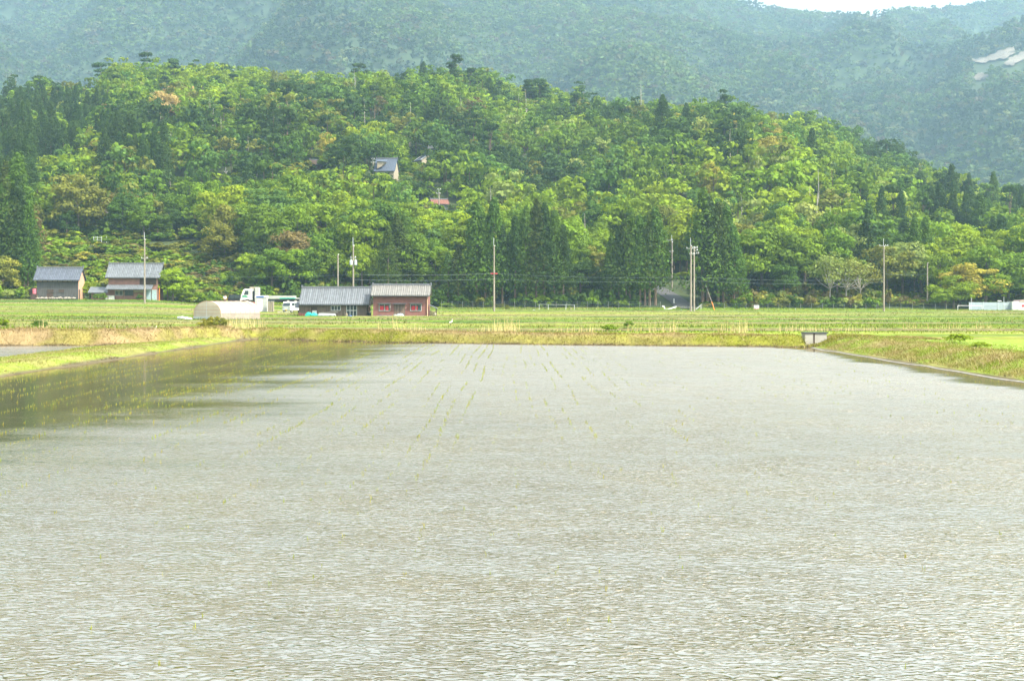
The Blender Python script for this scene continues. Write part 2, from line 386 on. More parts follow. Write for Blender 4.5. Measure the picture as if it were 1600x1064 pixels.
# ------------------------------------------------------------------ ground
def zone_tint(X, Y, n=None):
    """true colours of what grows on the flat: fresh grass, dark grass, straw"""
    G = np.array([0.105, 0.175, 0.010]); Y_ = np.array([0.165, 0.225, 0.016]); D = np.array([0.048, 0.085, 0.014]); ST = np.array([0.25, 0.195, 0.095]); BR = np.array([0.20, 0.14, 0.075])
    shp = np.shape(X); X = np.ravel(X); Y = np.ravel(Y)
    a = fbm(X / 14.0, Y / 5.0, 71, 3)[:, None]; bb = fbm(X / 140.0 + 5, Y / 5.0, 77, 2)[:, None]
    c = G + (Y_ - G) * sstep(0.50, 0.58, bb) + (D - G) * np.maximum(sstep(0.58, 0.72, a) * 0.7, sstep(0.56, 0.48, bb) * 0)
    c = c + (D * 1.2 - c) * (1 - sstep(0.34, 0.44, bb)) * 0.85
    st = sstep(0.50, 0.64, fbm(X / 60.0 + 9, Y / 3.2, 83, 3))[:, None]
    c = c + (ST - c) * st * 0.65
    for k, yb in enumerate(BUNDS):
        yy = yb + 3 * (vnoise(X / 60.0, X * 0 + k, 91) - 0.5) + X * 0.01 * (1 if k % 2 else -1)
        w = np.exp(-((Y - yy + 0.9) / 0.7) ** 2)[:, None]
        c = c + ((BR * 0.8 if k % 3 == 0 else D) - c) * w * 0.75
        w = np.exp(-((Y - yy - 0.6) / 0.8) ** 2)[:, None]
        c = c + ((ST if k % 2 == 0 else Y_) - c) * w * 0.6
    t = Y - far_line(X)
    bank = (sstep(-0.5, 0.2, t) * (1 - sstep(3.5, 5.0, t)))[:, None]
    patch = sstep(0.40, 0.60, fbm(X / 2.6, Y / 1.3, 101, 3))[:, None]
    lefty = (1 - sstep(-20, -14, X))[:, None]
    rim = sstep(0.8, 1.6, t)[:, None]
    bankc = (ST * 0.7 + BR * 0.3) * patch * (0.3 + 0.6 * rim) + (np.array([0.15, 0.16, 0.018])) * (1 - patch * (0.3 + 0.6 * rim))
    bankc = bankc + (ST * 0.42 + BR * 0.58 - bankc) * lefty * (0.45 + 0.45 * patch)
    c = c + (bankc - c) * bank
    edge = (sstep(-0.4, -0.05, t) * (1 - sstep(0.12, 0.38, t)))[:, None]
    c = c + (np.array([0.07, 0.05, 0.03]) - c) * edge
    side = ((np.abs(X) > 14) & (t < 0))[:, None]
    p2 = sstep(0.42, 0.6, fbm(X / 1.6, Y / 2.4, 131, 3))[:, None]
    sidec = ST * 0.9 * p2 * 0.5 + np.array([0.16, 0.21, 0.025]) * (1 - p2 * 0.5)
    slope = (sstep(0.1, 0.5, X - WR_) * (1 - sstep(2.0, 3.0, X - WR_)))[:, None]
    sidec = sidec + (BR * 1.25 - sidec) * slope * sstep(0.45, 0.6, fbm(X / 1.2, Y / 2.0, 141, 3))[:, None] * 0.5
    fieldr = (sstep(4.0, 5.0, X - WR_) )[:, None]
    sidec = sidec + (np.array([0.17, 0.25, 0.028]) - sidec) * fieldr * (0.55 + 0.4 * vnoise(X / 3.0, Y / 1.5, 151))[:, None]
    c = np.where(side, sidec, c)
    mud = ((np.abs(X - WR_) < 0.35) | (np.abs(X - WL) < 0.3)) & (t < 0)
    c = np.where(mud[:, None], np.array([0.095, 0.080, 0.045]), c)
    return c.reshape(shp + (3,))

gm = bpy.data.materials.new('field_ground'); gm.use_nodes = True
n, l = gm.node_tree.nodes, gm.node_tree.links; b = n['Principled BSDF']; b.inputs['Roughness'].default_value = 0.9; b.inputs['Specular IOR Level'].default_value = 0.15
at = n.new('ShaderNodeAttribute'); at.attribute_name = 'tint'
tc = n.new('ShaderNodeTexCoord'); mp = n.new('ShaderNodeMapping'); mp.inputs['Scale'].default_value = (1.2, 0.8, 1); l.new(tc.outputs['Object'], mp.inputs[0])
nz = n.new('ShaderNodeTexNoise'); nz.inputs['Scale'].default_value = 1.4; nz.inputs['Detail'].default_value = 8; nz.inputs['Roughness'].default_value = 0.7
l.new(mp.outputs[0], nz.inputs['Vector'])
mr = n.new('ShaderNodeMapRange'); mr.inputs['From Min'].default_value = 0.3; mr.inputs['From Max'].default_value = 0.7; mr.inputs['To Min'].default_value = 0.6; mr.inputs['To Max'].default_value = 1.35
l.new(nz.outputs[0], mr.inputs[0]); vm = n.new('ShaderNodeVectorMath'); vm.operation = 'SCALE'; l.new(at.outputs['Color'], vm.inputs[0]); l.new(mr.outputs[0], vm.inputs['Scale'])
l.new(vm.outputs[0], b.inputs['Base Color'])
bp = n.new('ShaderNodeBump'); bp.inputs['Strength'].default_value = 0.6; bp.inputs['Distance'].default_value = 0.12; l.new(nz.outputs[0], bp.inputs['Height']); l.new(bp.outputs[0], b.inputs['Normal'])

ys = np.concatenate([[-400, -100, -30, 0, 1.8, 2.6, 5], np.arange(8, 70, 1.0), np.arange(70, 92, 0.22), np.arange(92, 262, 0.45), np.arange(262, 300, 4), [320, 400, 600, 1200, 2400, 3300]])
xs = np.concatenate([[-1900, -900, -400, -200, -150], np.arange(-125, -30, 1.6), np.arange(-30, 24, 0.25), np.arange(24, 125, 1.6), [150, 200, 400, 900, 1900]])
XX, YY = np.meshgrid(xs, ys); ZZ = ground_z(XX, YY)
ZZ = np.where(YY > 290, np.minimum(ZZ, 0.2), ZZ)
ground = link('ground', grid_mesh('ground', XX, YY, ZZ, gm, zone_tint(XX, YY))); tag(ground, kind='structure')

# ------------------------------------------------------------------ water of the two flooded paddies
wm = bpy.data.materials.new('paddy_water'); wm.use_nodes = True
n, l = wm.node_tree.nodes, wm.node_tree.links; b = n['Principled BSDF']
tc = n.new('ShaderNodeTexCoord'); sx = n.new('ShaderNodeSeparateXYZ'); l.new(tc.outputs['Object'], sx.inputs[0])
def math_n(op, a, bb=None, c=None, clamp=False):
    q = n.new('ShaderNodeMath'); q.operation = op; q.use_clamp = clamp
    for i, v in enumerate((a, bb, c)):
        if v is None: continue
        if isinstance(v, (int, float)): q.inputs[i].default_value = v
        else: l.new(v, q.inputs[i])
    return q.outputs[0]
def noise_n(scale, detail=2, vs=(1, 1, 1), rot=0, rough=0.5, dist=0):
    mp = n.new('ShaderNodeMapping'); mp.inputs['Scale'].default_value = vs; mp.inputs['Rotation'].default_value = (0, 0, rot)
    l.new(tc.outputs['Object'], mp.inputs[0]); q = n.new('ShaderNodeTexNoise'); q.inputs['Scale'].default_value = scale
    q.inputs['Detail'].default_value = detail; q.inputs['Roughness'].default_value = rough; q.inputs['Distortion'].default_value = dist
    l.new(mp.outputs[0], q.inputs['Vector']); return q.outputs[0]
def mrange(v, a, bb, c=0.0, d=1.0, smooth=True):
    q = n.new('ShaderNodeMapRange'); q.interpolation_type = 'SMOOTHSTEP' if smooth else 'LINEAR'
    for i, z in zip(('From Min', 'From Max', 'To Min', 'To Max'), (a, bb, c, d)): q.inputs[i].default_value = z
    l.new(v, q.inputs[0]); return q.outputs[0]
X_, Y_n = sx.outputs[0], sx.outputs[1]
# where the wind reaches the water: sheltered along the left side and under the right bank
gust = noise_n(1.0, 4, (0.09, 0.22, 1), 0.12, 0.6)
gx = math_n('MULTIPLY_ADD', gust, 12.0, -6.0)
lx = math_n('ADD', X_, gx)
calmL = math_n('MULTIPLY', mrange(math_n('MULTIPLY_ADD', Y_n, -0.035, lx), -11.5, -3.0, 1, 0), mrange(math_n('MULTIPLY_ADD', gust, 18.0, Y_n), 16.0, 38.0))
far_boost = mrange(math_n('SUBTRACT', X_, math_n('MULTIPLY', Y_n, -0.02)), -14.5, -11, 1, 0)
calmR = math_n('MULTIPLY', mrange(math_n('MULTIPLY_ADD', gust, 5.0, X_), 15.6, 16.8), mrange(Y_n, 30, 38))
calmF = math_n('MULTIPLY', mrange(math_n('MULTIPLY_ADD', gust, 10.0, Y_n), 82.5, 85.5), mrange(X_, -8, 0, 1, 0))
calmN = mrange(X_, -23, -24.0, 1, 0)
calm = math_n('MULTIPLY', math_n('MAXIMUM', math_n('MAXIMUM', calmL, calmR), calmF), mrange(X_, -19, -18, 0, 1))
wind = math_n('SUBTRACT', 1.0, math_n('MULTIPLY', calm, 0.965))
patches = mrange(noise_n(1.0, 3, (0.10, 0.34, 1), 0.15), 0.36, 0.58, 0.74, 1.08)
wind = math_n('MULTIPLY', math_n('MULTIPLY', wind, patches), mrange(math_n('MULTIPLY_ADD', Y_n, 0.12, lx), -9.0, 1.0, 0.42, 1.0))
def crest(scale, vs, rot, sharp, dist):
    v = noise_n(scale, 1, vs, rot, 0.5, dist)
    r = math_n('SUBTRACT', 1.0, math_n('ABSOLUTE', math_n('MULTIPLY_ADD', v, 2.0, -1.0)))
    return math_n('POWER', r, sharp)
c1 = crest(6.0, (0.85, 1.6, 1), 0.36, 7.0, 0.6)
c2 = crest(7.4, (0.85, 1.5, 1), -0.40, 7.0, 0.6)
h2 = noise_n(9.0, 2, (0.9, 1.4, 1), 0.1, 0.55, 0.4)
h3 = noise_n(26.0, 2, (0.7, 1.3, 1), -0.2, 0.5)
amp = mrange(noise_n(1.3, 2, (0.7, 1, 1), 0.4), 0.35, 0.62, 0.6, 1.1)
hh = math_n('ADD', math_n('MULTIPLY', math_n('ADD', c1, c2), math_n('MULTIPLY', amp, 0.0115)), math_n('ADD', math_n('MULTIPLY', h2, 0.014), math_n('MULTIPLY', h3, 0.003)))
hh = math_n('MULTIPLY', hh, wind)
bp = n.new('ShaderNodeBump'); bp.inputs['Strength'].default_value = 1.0; bp.inputs['Distance'].default_value = 1.0
l.new(hh, bp.inputs['Height'])
cmb = n.new('ShaderNodeCombineXYZ'); l.new(math_n('MULTIPLY', wind, -0.11), cmb.inputs[1])      # rippled normals tilted toward the near side, so they mirror more sky
va = n.new('ShaderNodeVectorMath'); va.operation = 'ADD'; l.new(bp.outputs[0], va.inputs[0]); l.new(cmb.outputs[0], va.inputs[1])
vn = n.new('ShaderNodeVectorMath'); vn.operation = 'NORMALIZE'; l.new(va.outputs[0], vn.inputs[0])
mudn = noise_n(1.0, 4, (0.3, 0.3, 1))
cr = n.new('ShaderNodeValToRGB'); cr.color_ramp.elements[0].color = (0.075, 0.068, 0.040, 1); cr.color_ramp.elements[1].color = (0.115, 0.105, 0.065, 1)
cr.color_ramp.elements[0].position = 0.3; cr.color_ramp.elements[1].position = 0.7; l.new(mudn, cr.inputs[0]); 
rough = math_n('MULTIPLY', mrange(wind, 0.0, 0.7, 0.3, 1.0), mrange(Y_n, 8, 45, 0.10, 0.24))
dif = n.new('ShaderNodeBsdfDiffuse'); l.new(cr.outputs[0], dif.inputs['Color'])
gl = n.new('ShaderNodeBsdfGlossy'); gl.inputs['Color'].default_value = (0.94, 0.85, 0.75, 1); l.new(rough, gl.inputs['Roughness']); l.new(vn.outputs[0], gl.inputs['Normal'])
lw = n.new('ShaderNodeLayerWeight'); l.new(vn.outputs[0], lw.inputs['Normal'])
fr = mrange(lw.outputs['Facing'], 0.16, 0.60, 0.05, 0.76)                    # glancing water mirrors, steep little fronts show the muddy bed
mixw = n.new('ShaderNodeMixShader'); l.new(fr, mixw.inputs[0]); l.new(dif.outputs[0], mixw.inputs[1]); l.new(gl.outputs[0], mixw.inputs[2])
l.new(mixw.outputs[0], n['Material Output'].inputs['Surface']); n.remove(b)

def water_sheet(name, x0, x1, y0, y1, z):
    return MB().add([(x0, y0, z), (x1, y0, z), (x1, y1, z), (x0, y1, z)], [(0, 1, 2, 3)]).build(name, wm)
w = water_sheet('paddy_water', -16.9, 16.2, 1.9, 89.5, 0.0); tag(w, kind='structure')
w = water_sheet('paddy_water', -90, -20.9, 1.9, 76, 0.02); tag(w, kind='structure')

# ------------------------------------------------------------------ hill and mountain terrain
soil = mat('forest_floor', (0.035, 0.05, 0.016), 0.95, var=0.4, scale=0.15, bump=0.5, bscale=0.6)
far_soil = mat('mountain_floor', (0.028, 0.048, 0.018), 0.95, var=0.35, scale=0.02)
yy = np.concatenate([np.arange(HY0 - 6, 330, 2.0), np.arange(330, 600, 5.0), np.arange(600, 721, 12)])
tt = np.linspace(-1, 1, 190)
YY = np.repeat(yy[:, None], len(tt), 1); XX = tt[None, :] * (0.36 * YY + 110)
hz_ = hill_z(XX, YY)
o = link('hillside', grid_mesh('hillside', XX, YY, hz_, soil)); tag(o, kind='structure')
yy = np.concatenate([np.arange(620, 2200, 16.0), [2230, 2300, 2400]]) * MS; tt = np.linspace(-1, 1, 230)
YY = np.repeat(yy[:, None], len(tt), 1); XX = tt[None, :] * (0.36 * YY + 350 * MS)
o = link('mountain', grid_mesh('mountain', XX, YY, mount_z(XX, YY), far_soil)); tag(o, kind='structure')

# ------------------------------------------------------------------ foliage generators (numpy quads)
def quads(C, N, size, rg, aspect=0.75):
    n_ = len(C); N = N / (np.linalg.norm(N, axis=1, keepdims=True) + 1e-9)
    a = rg.normal(size=(n_, 3)); T = np.cross(N, a); T /= (np.linalg.norm(T, axis=1, keepdims=True) + 1e-9); B = np.cross(N, T)
    s = (size * rg.uniform(0.6, 1.3, n_))[:, None] * 0.5
    k = rg.uniform(0.55, 1.25, (n_, 4, 1))
    V = np.stack([C - T * s - B * s * aspect * k[:, 0], C + T * s * k[:, 1] - B * s * aspect, C + T * s + B * s * aspect * k[:, 2], C - T * s * k[:, 3] + B * s * aspect], 1)
    return V.reshape(-1, 3)

def clumps_to_quads(cen, rad, nq, leaf, rg, flat=0.8, low=-0.35):
    k = len(cen); idx = np.repeat(np.arange(k), nq)
    d = rg.normal(size=(len(idx), 3)); d /= np.linalg.norm(d, axis=1, keepdims=True)
    d[:, 2] = np.where(d[:, 2] < low, -d[:, 2], d[:, 2])
    r = rad[idx][:, None] * (0.62 + 0.5 * rg.random((len(idx), 1)))
    C = cen[idx] + d * r * np.array([1, 1, flat]); N = d + rg.normal(size=d.shape) * 0.32
    return quads(C, N, leaf, rg), idx

def broadleaf(rg, H, R, nclump, nq, leaf, base=0.28):
    """crown of a round-topped broadleaf: clumps on an uneven dome"""
    k = nclump; th = rg.random(k) * 6.283; zz = rg.uniform(-0.55, 1.0, k); rr = np.sqrt(1 - np.clip(zz, -1, 1) ** 2 * 0.96)
    shell = rg.uniform(0.45, 0.92, k)
    lob = 1 + 0.22 * np.sin(2 * th + rg.random() * 6) + 0.12 * np.sin(5 * th + rg.random() * 6)
    ch = H * (1 - base) / 2
    cen = np.stack([np.cos(th) * rr * shell * R * lob, np.sin(th) * rr * shell * R * lob, H * base + ch + zz * shell * ch * 0.95], 1)
    rad = R * rg.uniform(0.2, 0.42, k)
    V, idx = clumps_to_quads(cen, rad, nq, leaf, rg, 0.72)
    cv = rg.uniform(0.82, 1.18, k)[idx]
    return V, np.repeat(cv * rg.uniform(0.88, 1.12, len(idx)), 4), cen

def cedar(rg, H, R, nq, leaf, base=0.22):
    """tall conifer: ragged drooping boughs round a straight stem, widest low, broken outline"""
    k = max(10, nq // 26); t = rg.random(k) ** 0.85; th = rg.random(k) * 6.283
    a0 = rg.random() * 6.283; skew = 1 + 0.18 * np.cos(th - a0)
    prof = np.power(1 - t, 0.78) + 0.02
    r = R * prof * skew * rg.uniform(0.35, 1.08, k)
    cen = np.stack([np.cos(th) * r, np.sin(th) * r, H * (base + (0.985 - base) * t) - r * 0.30], 1)
    rad = R * (0.16 + 0.30 * (1 - t)) * rg.uniform(0.6, 1.2, k)
    V, idx = clumps_to_quads(cen, rad, 24, leaf, rg, 1.25, -0.5)
    m_ = 40; tt_ = rg.uniform(0.9, 1.0, m_); C = np.stack([rg.normal(size=m_) * R * 0.05, rg.normal(size=m_) * R * 0.05, H * tt_], 1)
    V2 = quads(C, rg.normal(size=(m_, 3)), leaf * 0.8, rg)
    cv = rg.uniform(0.78, 1.25, k)[idx]
    return np.concatenate([V, V2]), np.concatenate([np.repeat(cv, 4), np.ones(m_ * 4)])

def pine(rg, H, R, npad, nq, leaf):
    """red pine: flat irregular pads near the top of a bare stem"""
    th = rg.random(npad) * 6.283; z = rg.uniform(0.55, 1.0, npad); r = R * (1.15 - z) * 1.6 * rg.uniform(0.3, 1, npad)
    cen = np.stack([np.cos(th) * r, np.sin(th) * r, H * z], 1); rad = R * rg.uniform(0.3, 0.55, npad)
    V, idx = clumps_to_quads(cen, rad, nq, leaf, rg, 0.38, -0.2)
    return V, np.repeat(rg.uniform(0.75, 1.25, len(idx)), 4), cen

def trunk_mb(H, r, cen, rg, limbs=5, lean=0.03, top=0.75):
    mb = MB(); pts = [Vector((0, 0, -0.6))]
    lx, ly = rg.uniform(-lean, lean, 2)
    for k in range(1, 5):
        z = H * top * k / 4; pts.append(Vector((lx * z + rg.uniform(-0.02, 0.02) * z, ly * z + rg.uniform(-0.02, 0.02) * z, z)))
    for k in range(4): mb.tube(pts[k], pts[k + 1], r * (1 - 0.2 * k), r * (1 - 0.2 * (k + 1)), 6)
    if cen is not None and len(cen):
        for j in rg.choice(len(cen), min(limbs, len(cen)), replace=False):
            c = Vector(cen[j]); a = pts[2] + (pts[3] - pts[2]) * float(rg.random())
            if c.z < a.z: a = pts[1] + (pts[2] - pts[1]) * 0.6
            mid = (a + c) / 2 + Vector((0, 0, -0.1 * H * 0.3))
            mb.tube(a, mid, r * 0.42, r * 0.28, 5); mb.tube(mid, c, r * 0.28, r * 0.1, 5)
    return mb

# ---- prototypes (unit: a 10 m tree of crown radius 4)
def proto(kind, i):
    rg = np.random.default_rng(1000 + i * 7 + hash(kind) % 1 + {'broad': 0, 'cedar': 300, 'pine': 600, 'shrub': 900, 'thin': 1200, 'top': 1500, 'airy': 1700}[kind])
    if kind == 'broad': V, c, cen = broadleaf(rg, 10, 4.0, 46, 110, 0.33, 0.0); tr = trunk_mb(10, 0.26, cen, rg, 6)
    elif kind == 'shrub': V, c, cen = broadleaf(rg, 10, 6.0, 24, 42, 0.9, -0.1); tr = trunk_mb(10, 0.2, cen, rg, 4)
    elif kind == 'cedar': V, c = cedar(rg, 10, 2.1, 4600, 0.20, 0.14 + 0.12 * rg.random()); tr = trunk_mb(10, 0.17, None, rg, 0, 0.005, 0.93)
    elif kind == 'pine': V, c, cen = pine(rg, 10, 2.4, 11, 80, 0.42); tr = trunk_mb(10, 0.14, cen, rg, 9, 0.04, 0.92)
    elif kind == 'airy': V, c, cen = broadleaf(rg, 10, 4.6, 40, 26, 0.34, 0.25); tr = trunk_mb(10, 0.17, cen, rg, 18, 0.06, 0.5)
    elif kind == 'thin': V, c, cen = pine(rg, 10, 1.5, 3, 3, 0.3); tr = trunk_mb(10, 0.13, cen * np.array([0.8, 0.8, 0.85]) if False else cen * [0.7, 0.7, 0.95], rg, 3, 0.05, 0.98)
    me = np_mesh('crown', V, 4, M['leaf'], c[:, None] * np.ones((1, 3)))
    bark = {'pine': 'red_bark', 'thin': 'pale_bark', 'cedar': 'red_bark', 'airy': 'pale_bark'}.get(kind, 'bark')
    t = bpy.data.meshes.new('trunk'); t.from_pydata(tr.v, [], tr.f); t.materials.append(M[bark])
    return me, t
PROTO = {'broad': [proto('broad', i) for i in range(9)], 'cedar': [proto('cedar', i) for i in range(6)], 'pine': [proto('pine', i) for i in range(5)],
         'shrub': [proto('shrub', i) for i in range(5)], 'thin': [proto('thin', i) for i in range(4)], 'airy': [proto('airy', i) for i in range(3)]}

COLS = {
 'bright': (0.185, 0.260, 0.012), 'fresh': (0.138, 0.218, 0.012), 'mid': (0.098, 0.168, 0.012), 'deep': (0.062, 0.120, 0.014),
 'dark': (0.038, 0.074, 0.014), 'cedar': (0.054, 0.080, 0.013), 'olive': (0.135, 0.150, 0.022), 'pale': (0.19, 0.24, 0.055),
 'tan': (0.34, 0.25, 0.09), 'gold': (0.25, 0.24, 0.032), 'red': (0.13, 0.078, 0.045), 'brown': (0.13, 0.11, 0.04), 'pine': (0.042, 0.082, 0.020), 'teal': (0.085, 0.165, 0.028)}
CWORD = {'bright': 'bright yellow-green', 'fresh': 'fresh green', 'mid': 'mid green', 'deep': 'deep green', 'dark': 'dark green', 'cedar': 'dark', 'olive': 'olive green',
         'pale': 'pale grey-green', 'tan': 'tan blossoming', 'gold': 'golden green', 'red': 'rust red', 'brown': 'brownish', 'pine': 'dark', 'teal': 'bluish green'}

# screen windows kept free of anything nearer than ymax: (u0,u1,row0,row1,ymax)
CLEAR = [(584, 620, 244, 268, 9999), (644, 664, 244, 253, 9999), (674, 702, 300, 327, 9999), (488, 500, 256, 262, 9999),
         (1024, 1098, 372, 486, 300), (1008, 1060, 446, 470, 300), (262, 271, 262, 300, 9999), (348, 357, 256, 284, 9999), (574, 590, 240, 268, 9999)]
for _q in range(len(CLEAR)):
    _c = CLEAR[_q]
    if _c[4] > 9000: CLEAR[_q] = _c[:4] + ((hill_hit((_c[0] + _c[1]) / 2, _c[3]) or 500) + 2,)
def blocked(u, rtop, rbase, wpx, Y):
    for (u0, u1, r0, r1, ym) in CLEAR:
        if Y < ym and u + wpx > u0 and u - wpx < u1 and rtop < r1 and rbase > r0: return True
    return False

forest = []          # (kind, X, Y, Z, H, R, colour, fixed)
def add_tree(kind, u, row_base=None, Y=None, H=10, R=4, colr='mid', noblock=False):
    if Y is None:
        Y = hill_hit(u, row_base)
        if Y is None: Y = HY1 - 5
    X = PX(u, Y); Z = float(hill_z(X, Y))
    if Y < HY0 + 2: Z = float(ground_z(X, Y))
    forest.append([kind, X, Y, Z, H, R, colr, True]); return Y
def top_tree(kind, u, row_top, H, R, colr):           # tree whose top meets a row: march Y until ground + H projects there
    Y = np.linspace(HY0 + 3, HY1 + 15, 1200); X = (u - 800) * Y / F
    r = HZ - (hill_z(X, Y) + H - CZ) * F / Y
    k = int(np.argmax(r <= row_top)) if (r <= row_top).any() else len(Y) - 20
    forest.append([kind, float(X[k]), float(Y[k]), float(hill_z(X[k], Y[k])), H, R, colr, True])

# cedars in their stands
for u, rt, H in [(620, 322, 19), (632, 315, 17), (606, 345, 16), (745, 312, 24), (772, 303, 22), (758, 330, 20), (785, 345, 18), (822, 330, 20), (838, 326, 22), (850, 334, 21), (866, 352, 18), (880, 366, 16),
                 (805, 352, 17), (700, 395, 12), (716, 380, 13), (968, 352, 18), (984, 330, 21), (978, 345, 20), (1000, 352, 18), (1015, 340, 20), (1024, 336, 21), (955, 380, 14), (1008, 362, 17),
                 (1098, 318, 24), (1106, 312, 24), (1122, 322, 22), (1135, 312, 22), (1147, 338, 18), (1130, 345, 19),
                 (12, 250, 24), (28, 240, 26), (5, 290, 24), (20, 300, 24), (36, 282, 22), (10, 340, 22), (30, 330, 24), (26, 352, 20), (44, 312, 18), (2, 380, 18), (38, 372, 16)]:
    dr = 14 if u > 500 else 0
    top_tree('cedar', u, rt + dr + rnd.uniform(-6, 10), H * rnd.uniform(0.8, 1.0), H * rnd.uniform(0.15, 0.20), rnd.choice(['cedar', 'deep', 'dark', 'deep']))
for u in list(range(-30, 130, 11)) + list(range(110, 260, 13)):
    for k in range(3):
        rt = 128 + rnd.uniform(0, 14) + k * 25 + (10 if u > 130 else 0) + max(0, (u - 150)) * 0.25
        if u > 170 and k == 0: continue
        top_tree('cedar', u + rnd.uniform(-5, 5), rt + (18 if u < 20 else 0), rnd.uniform(13, 18), rnd.uniform(2.6, 3.6), 'dark')
for u in range(-20, 60, 10):
    for rt in (215, 245): top_tree('cedar', u + rnd.uniform(-4, 4), rt + rnd.uniform(-10, 10), rnd.uniform(15, 20), 3.4, 'dark')
for k in range(46):
    u = rnd.uniform(1340, 1610); top_tree('cedar' if rnd.random() < 0.55 else 'pine', u, rnd.uniform(268, 345), rnd.uniform(12, 17), rnd.uniform(2.6, 4.2), rnd.choice(['dark', 'pine', 'deep']))
top_tree('cedar', 1487, 258, 20, 4.0, 'dark'); top_tree('cedar', 1588, 290, 16, 2.2, 'dark'); top_tree('cedar', 1596, 292, 16, 2.2, 'dark')
# pines along the crest
for u, rt, H, R in [(825, 127, 14, 4.2), (870, 132, 11, 3), (888, 127, 12, 3.0), (914, 128, 12, 3.8), (934, 136, 10, 3.6), (990, 124, 15, 3.2), (1012, 127, 15, 3.8), (1024, 128, 13, 2.6), (1042, 148, 9, 3),
                    (1088, 122, 15, 4.0), (1108, 137, 10, 2.8), (1136, 138, 9, 4), (1152, 142, 9, 3.4), (1176, 158, 9, 3), (1206, 140, 13, 4.6), (1228, 142, 13, 4.2), (1262, 168, 9, 4), (1340, 194, 12, 5), (1375, 200, 13, 4.5),
                    (1402, 232, 11, 4), (527, 116, 10, 2.4), (437, 108, 10, 3), (338, 118, 11, 5), (364, 117, 9, 3), (402, 114, 8, 3), (735, 108, 12, 3.2), (746, 116, 9, 2.6), (1320, 196, 9, 4), (1300, 176, 9, 4)]:
    top_tree('pine', u, rt, H, R, 'pine')
# blossoming and discoloured trees
for u, rt, H, R, c in [(280, 128, 11, 5.0, 'tan'), (262, 142, 12, 6.2, 'tan'), (150, 198, 11, 5.5, 'gold'), (170, 205, 10, 4.5, 'gold'), (705, 106, 9, 4.8, 'gold'), (760, 133, 10, 4.6, 'pale'), (1205, 190, 12, 6.6, 'gold'), (1200, 207, 12, 6.0, 'gold'),
                       (1255, 210, 9, 4.0, 'gold'), (1272, 242, 9, 3.2, 'tan'), (1110, 250, 12, 3.6, 'gold'), (1108, 270, 9, 3.2, 'gold'), (425, 178, 8, 4, 'gold'), (238, 196, 8, 3.4, 'gold'), (365, 160, 7, 2.4, 'tan'), (1415, 276, 8, 3, 'tan'),
                       (1262, 165, 9, 3.5, 'red'), (1325, 210, 9, 3.0, 'red'), (1429, 352, 9, 3.2, 'red'), (1305, 330, 8, 3, 'brown'), (460, 352, 12, 5.0, 'brown'), (485, 345, 9, 3.6, 'brown'), (40, 318, 12, 4, 'brown'), (8, 320, 11, 5, 'brown'),
                       (1065, 112, 1, 1, 'red')][:-1]:
    top_tree('broad', u, rt, H, R, c)
for u, rt, H in [(640, 160, 14), (1143, 200, 15), (1275, 262, 17), (1262, 290, 14), (326, 152, 12), (332, 160, 12), (346, 180, 11), (404, 160, 9), (1185, 245, 10), (1202, 300, 9), (812, 145, 10), (1000, 130, 18), (878, 150, 9), (720, 150, 11), (1330, 226, 8), (1040, 265, 10),
                 (1422, 342, 14), (1426, 346, 13), (1116, 240, 9), (252, 172, 10), (900, 260, 9), (1352, 250, 9), (268, 205, 8), (388, 212, 9), (1240, 215, 12), (575, 125, 7), (950, 155, 9), (1160, 300, 10)]:
    top_tree('thin', u, rt, H, 2.5, 'olive')
# foot of the hill: notable trees
for u, Y, H, R, c, kd in [(270, 262, 6.4, 3.5, 'bright', 'broad'), (262, 262.5, 6.6, 2.7, 'bright', 'broad'), (284, 262, 4.4, 2.3, 'bright', 'broad'), (247, 261, 5.2, 1.9, 'brown', 'airy'), (140, 263, 3.6, 1.9, 'bright', 'broad'),
                      (152, 264, 2.8, 1.4, 'fresh', 'broad'), (1490, 262, 6.4, 4.2, 'bright', 'broad'), (1478, 261, 4.4, 2.8, 'bright', 'broad'), (1518, 266, 9.0, 5.2, 'gold', 'broad'), (1540, 268, 8.2, 4.6, 'fresh', 'broad'),
                      (1322, 272, 9.2, 5.4, 'pale', 'airy'), (1296, 272, 10, 4.8, 'pale', 'airy'), (1345, 273, 8.5, 4.6, 'olive', 'airy'), (178, 330, 9, 5.0, 'brown', 'airy'), (195, 333, 8, 4.0, 'brown', 'airy'),
                      (400, 276, 8, 3.8, 'fresh', 'broad'), (425, 274, 9.4, 4.4, 'mid', 'broad'), (452, 275, 9.5, 4.4, 'fresh', 'broad'), (478, 276, 9, 4, 'deep', 'broad'), (566, 275, 10.5, 3.0, 'bright', 'broad'), (578, 277, 8, 2.8, 'fresh', 'broad'),
                      (520, 278, 9, 4.2, 'mid', 'broad'), (500, 282, 11, 5, 'mid', 'broad'), (900, 280, 11, 3.4, 'mid', 'broad'), (905, 278, 7, 2.6, 'bright', 'broad'), (1540, 275, 12, 6, 'fresh', 'broad'), (1575, 277, 11, 5, 'mid', 'broad'), (1600, 274, 8, 4.5, 'mid', 'broad'),
                      (1160, 279, 13, 5.5, 'fresh', 'broad'), (1190, 281, 14, 6, 'fresh', 'broad'), (1225, 280, 14, 6, 'mid', 'broad'), (1258, 281, 12, 5.5, 'fresh', 'broad'), (1385, 280, 11, 5, 'olive', 'broad'), (1410, 283, 12, 5.5, 'pale', 'broad'), (1440, 284, 11, 5, 'fresh', 'broad'), (1465, 286, 11, 5, 'bright', 'broad'),
                      (4, 266, 8, 4, 'gold', 'broad'), (-12, 264, 9, 4, 'olive', 'broad'), (18, 272, 6, 3, 'deep', 'broad')]:
    add_tree(kd, u, Y=Y, H=H, R=R, colr=c)
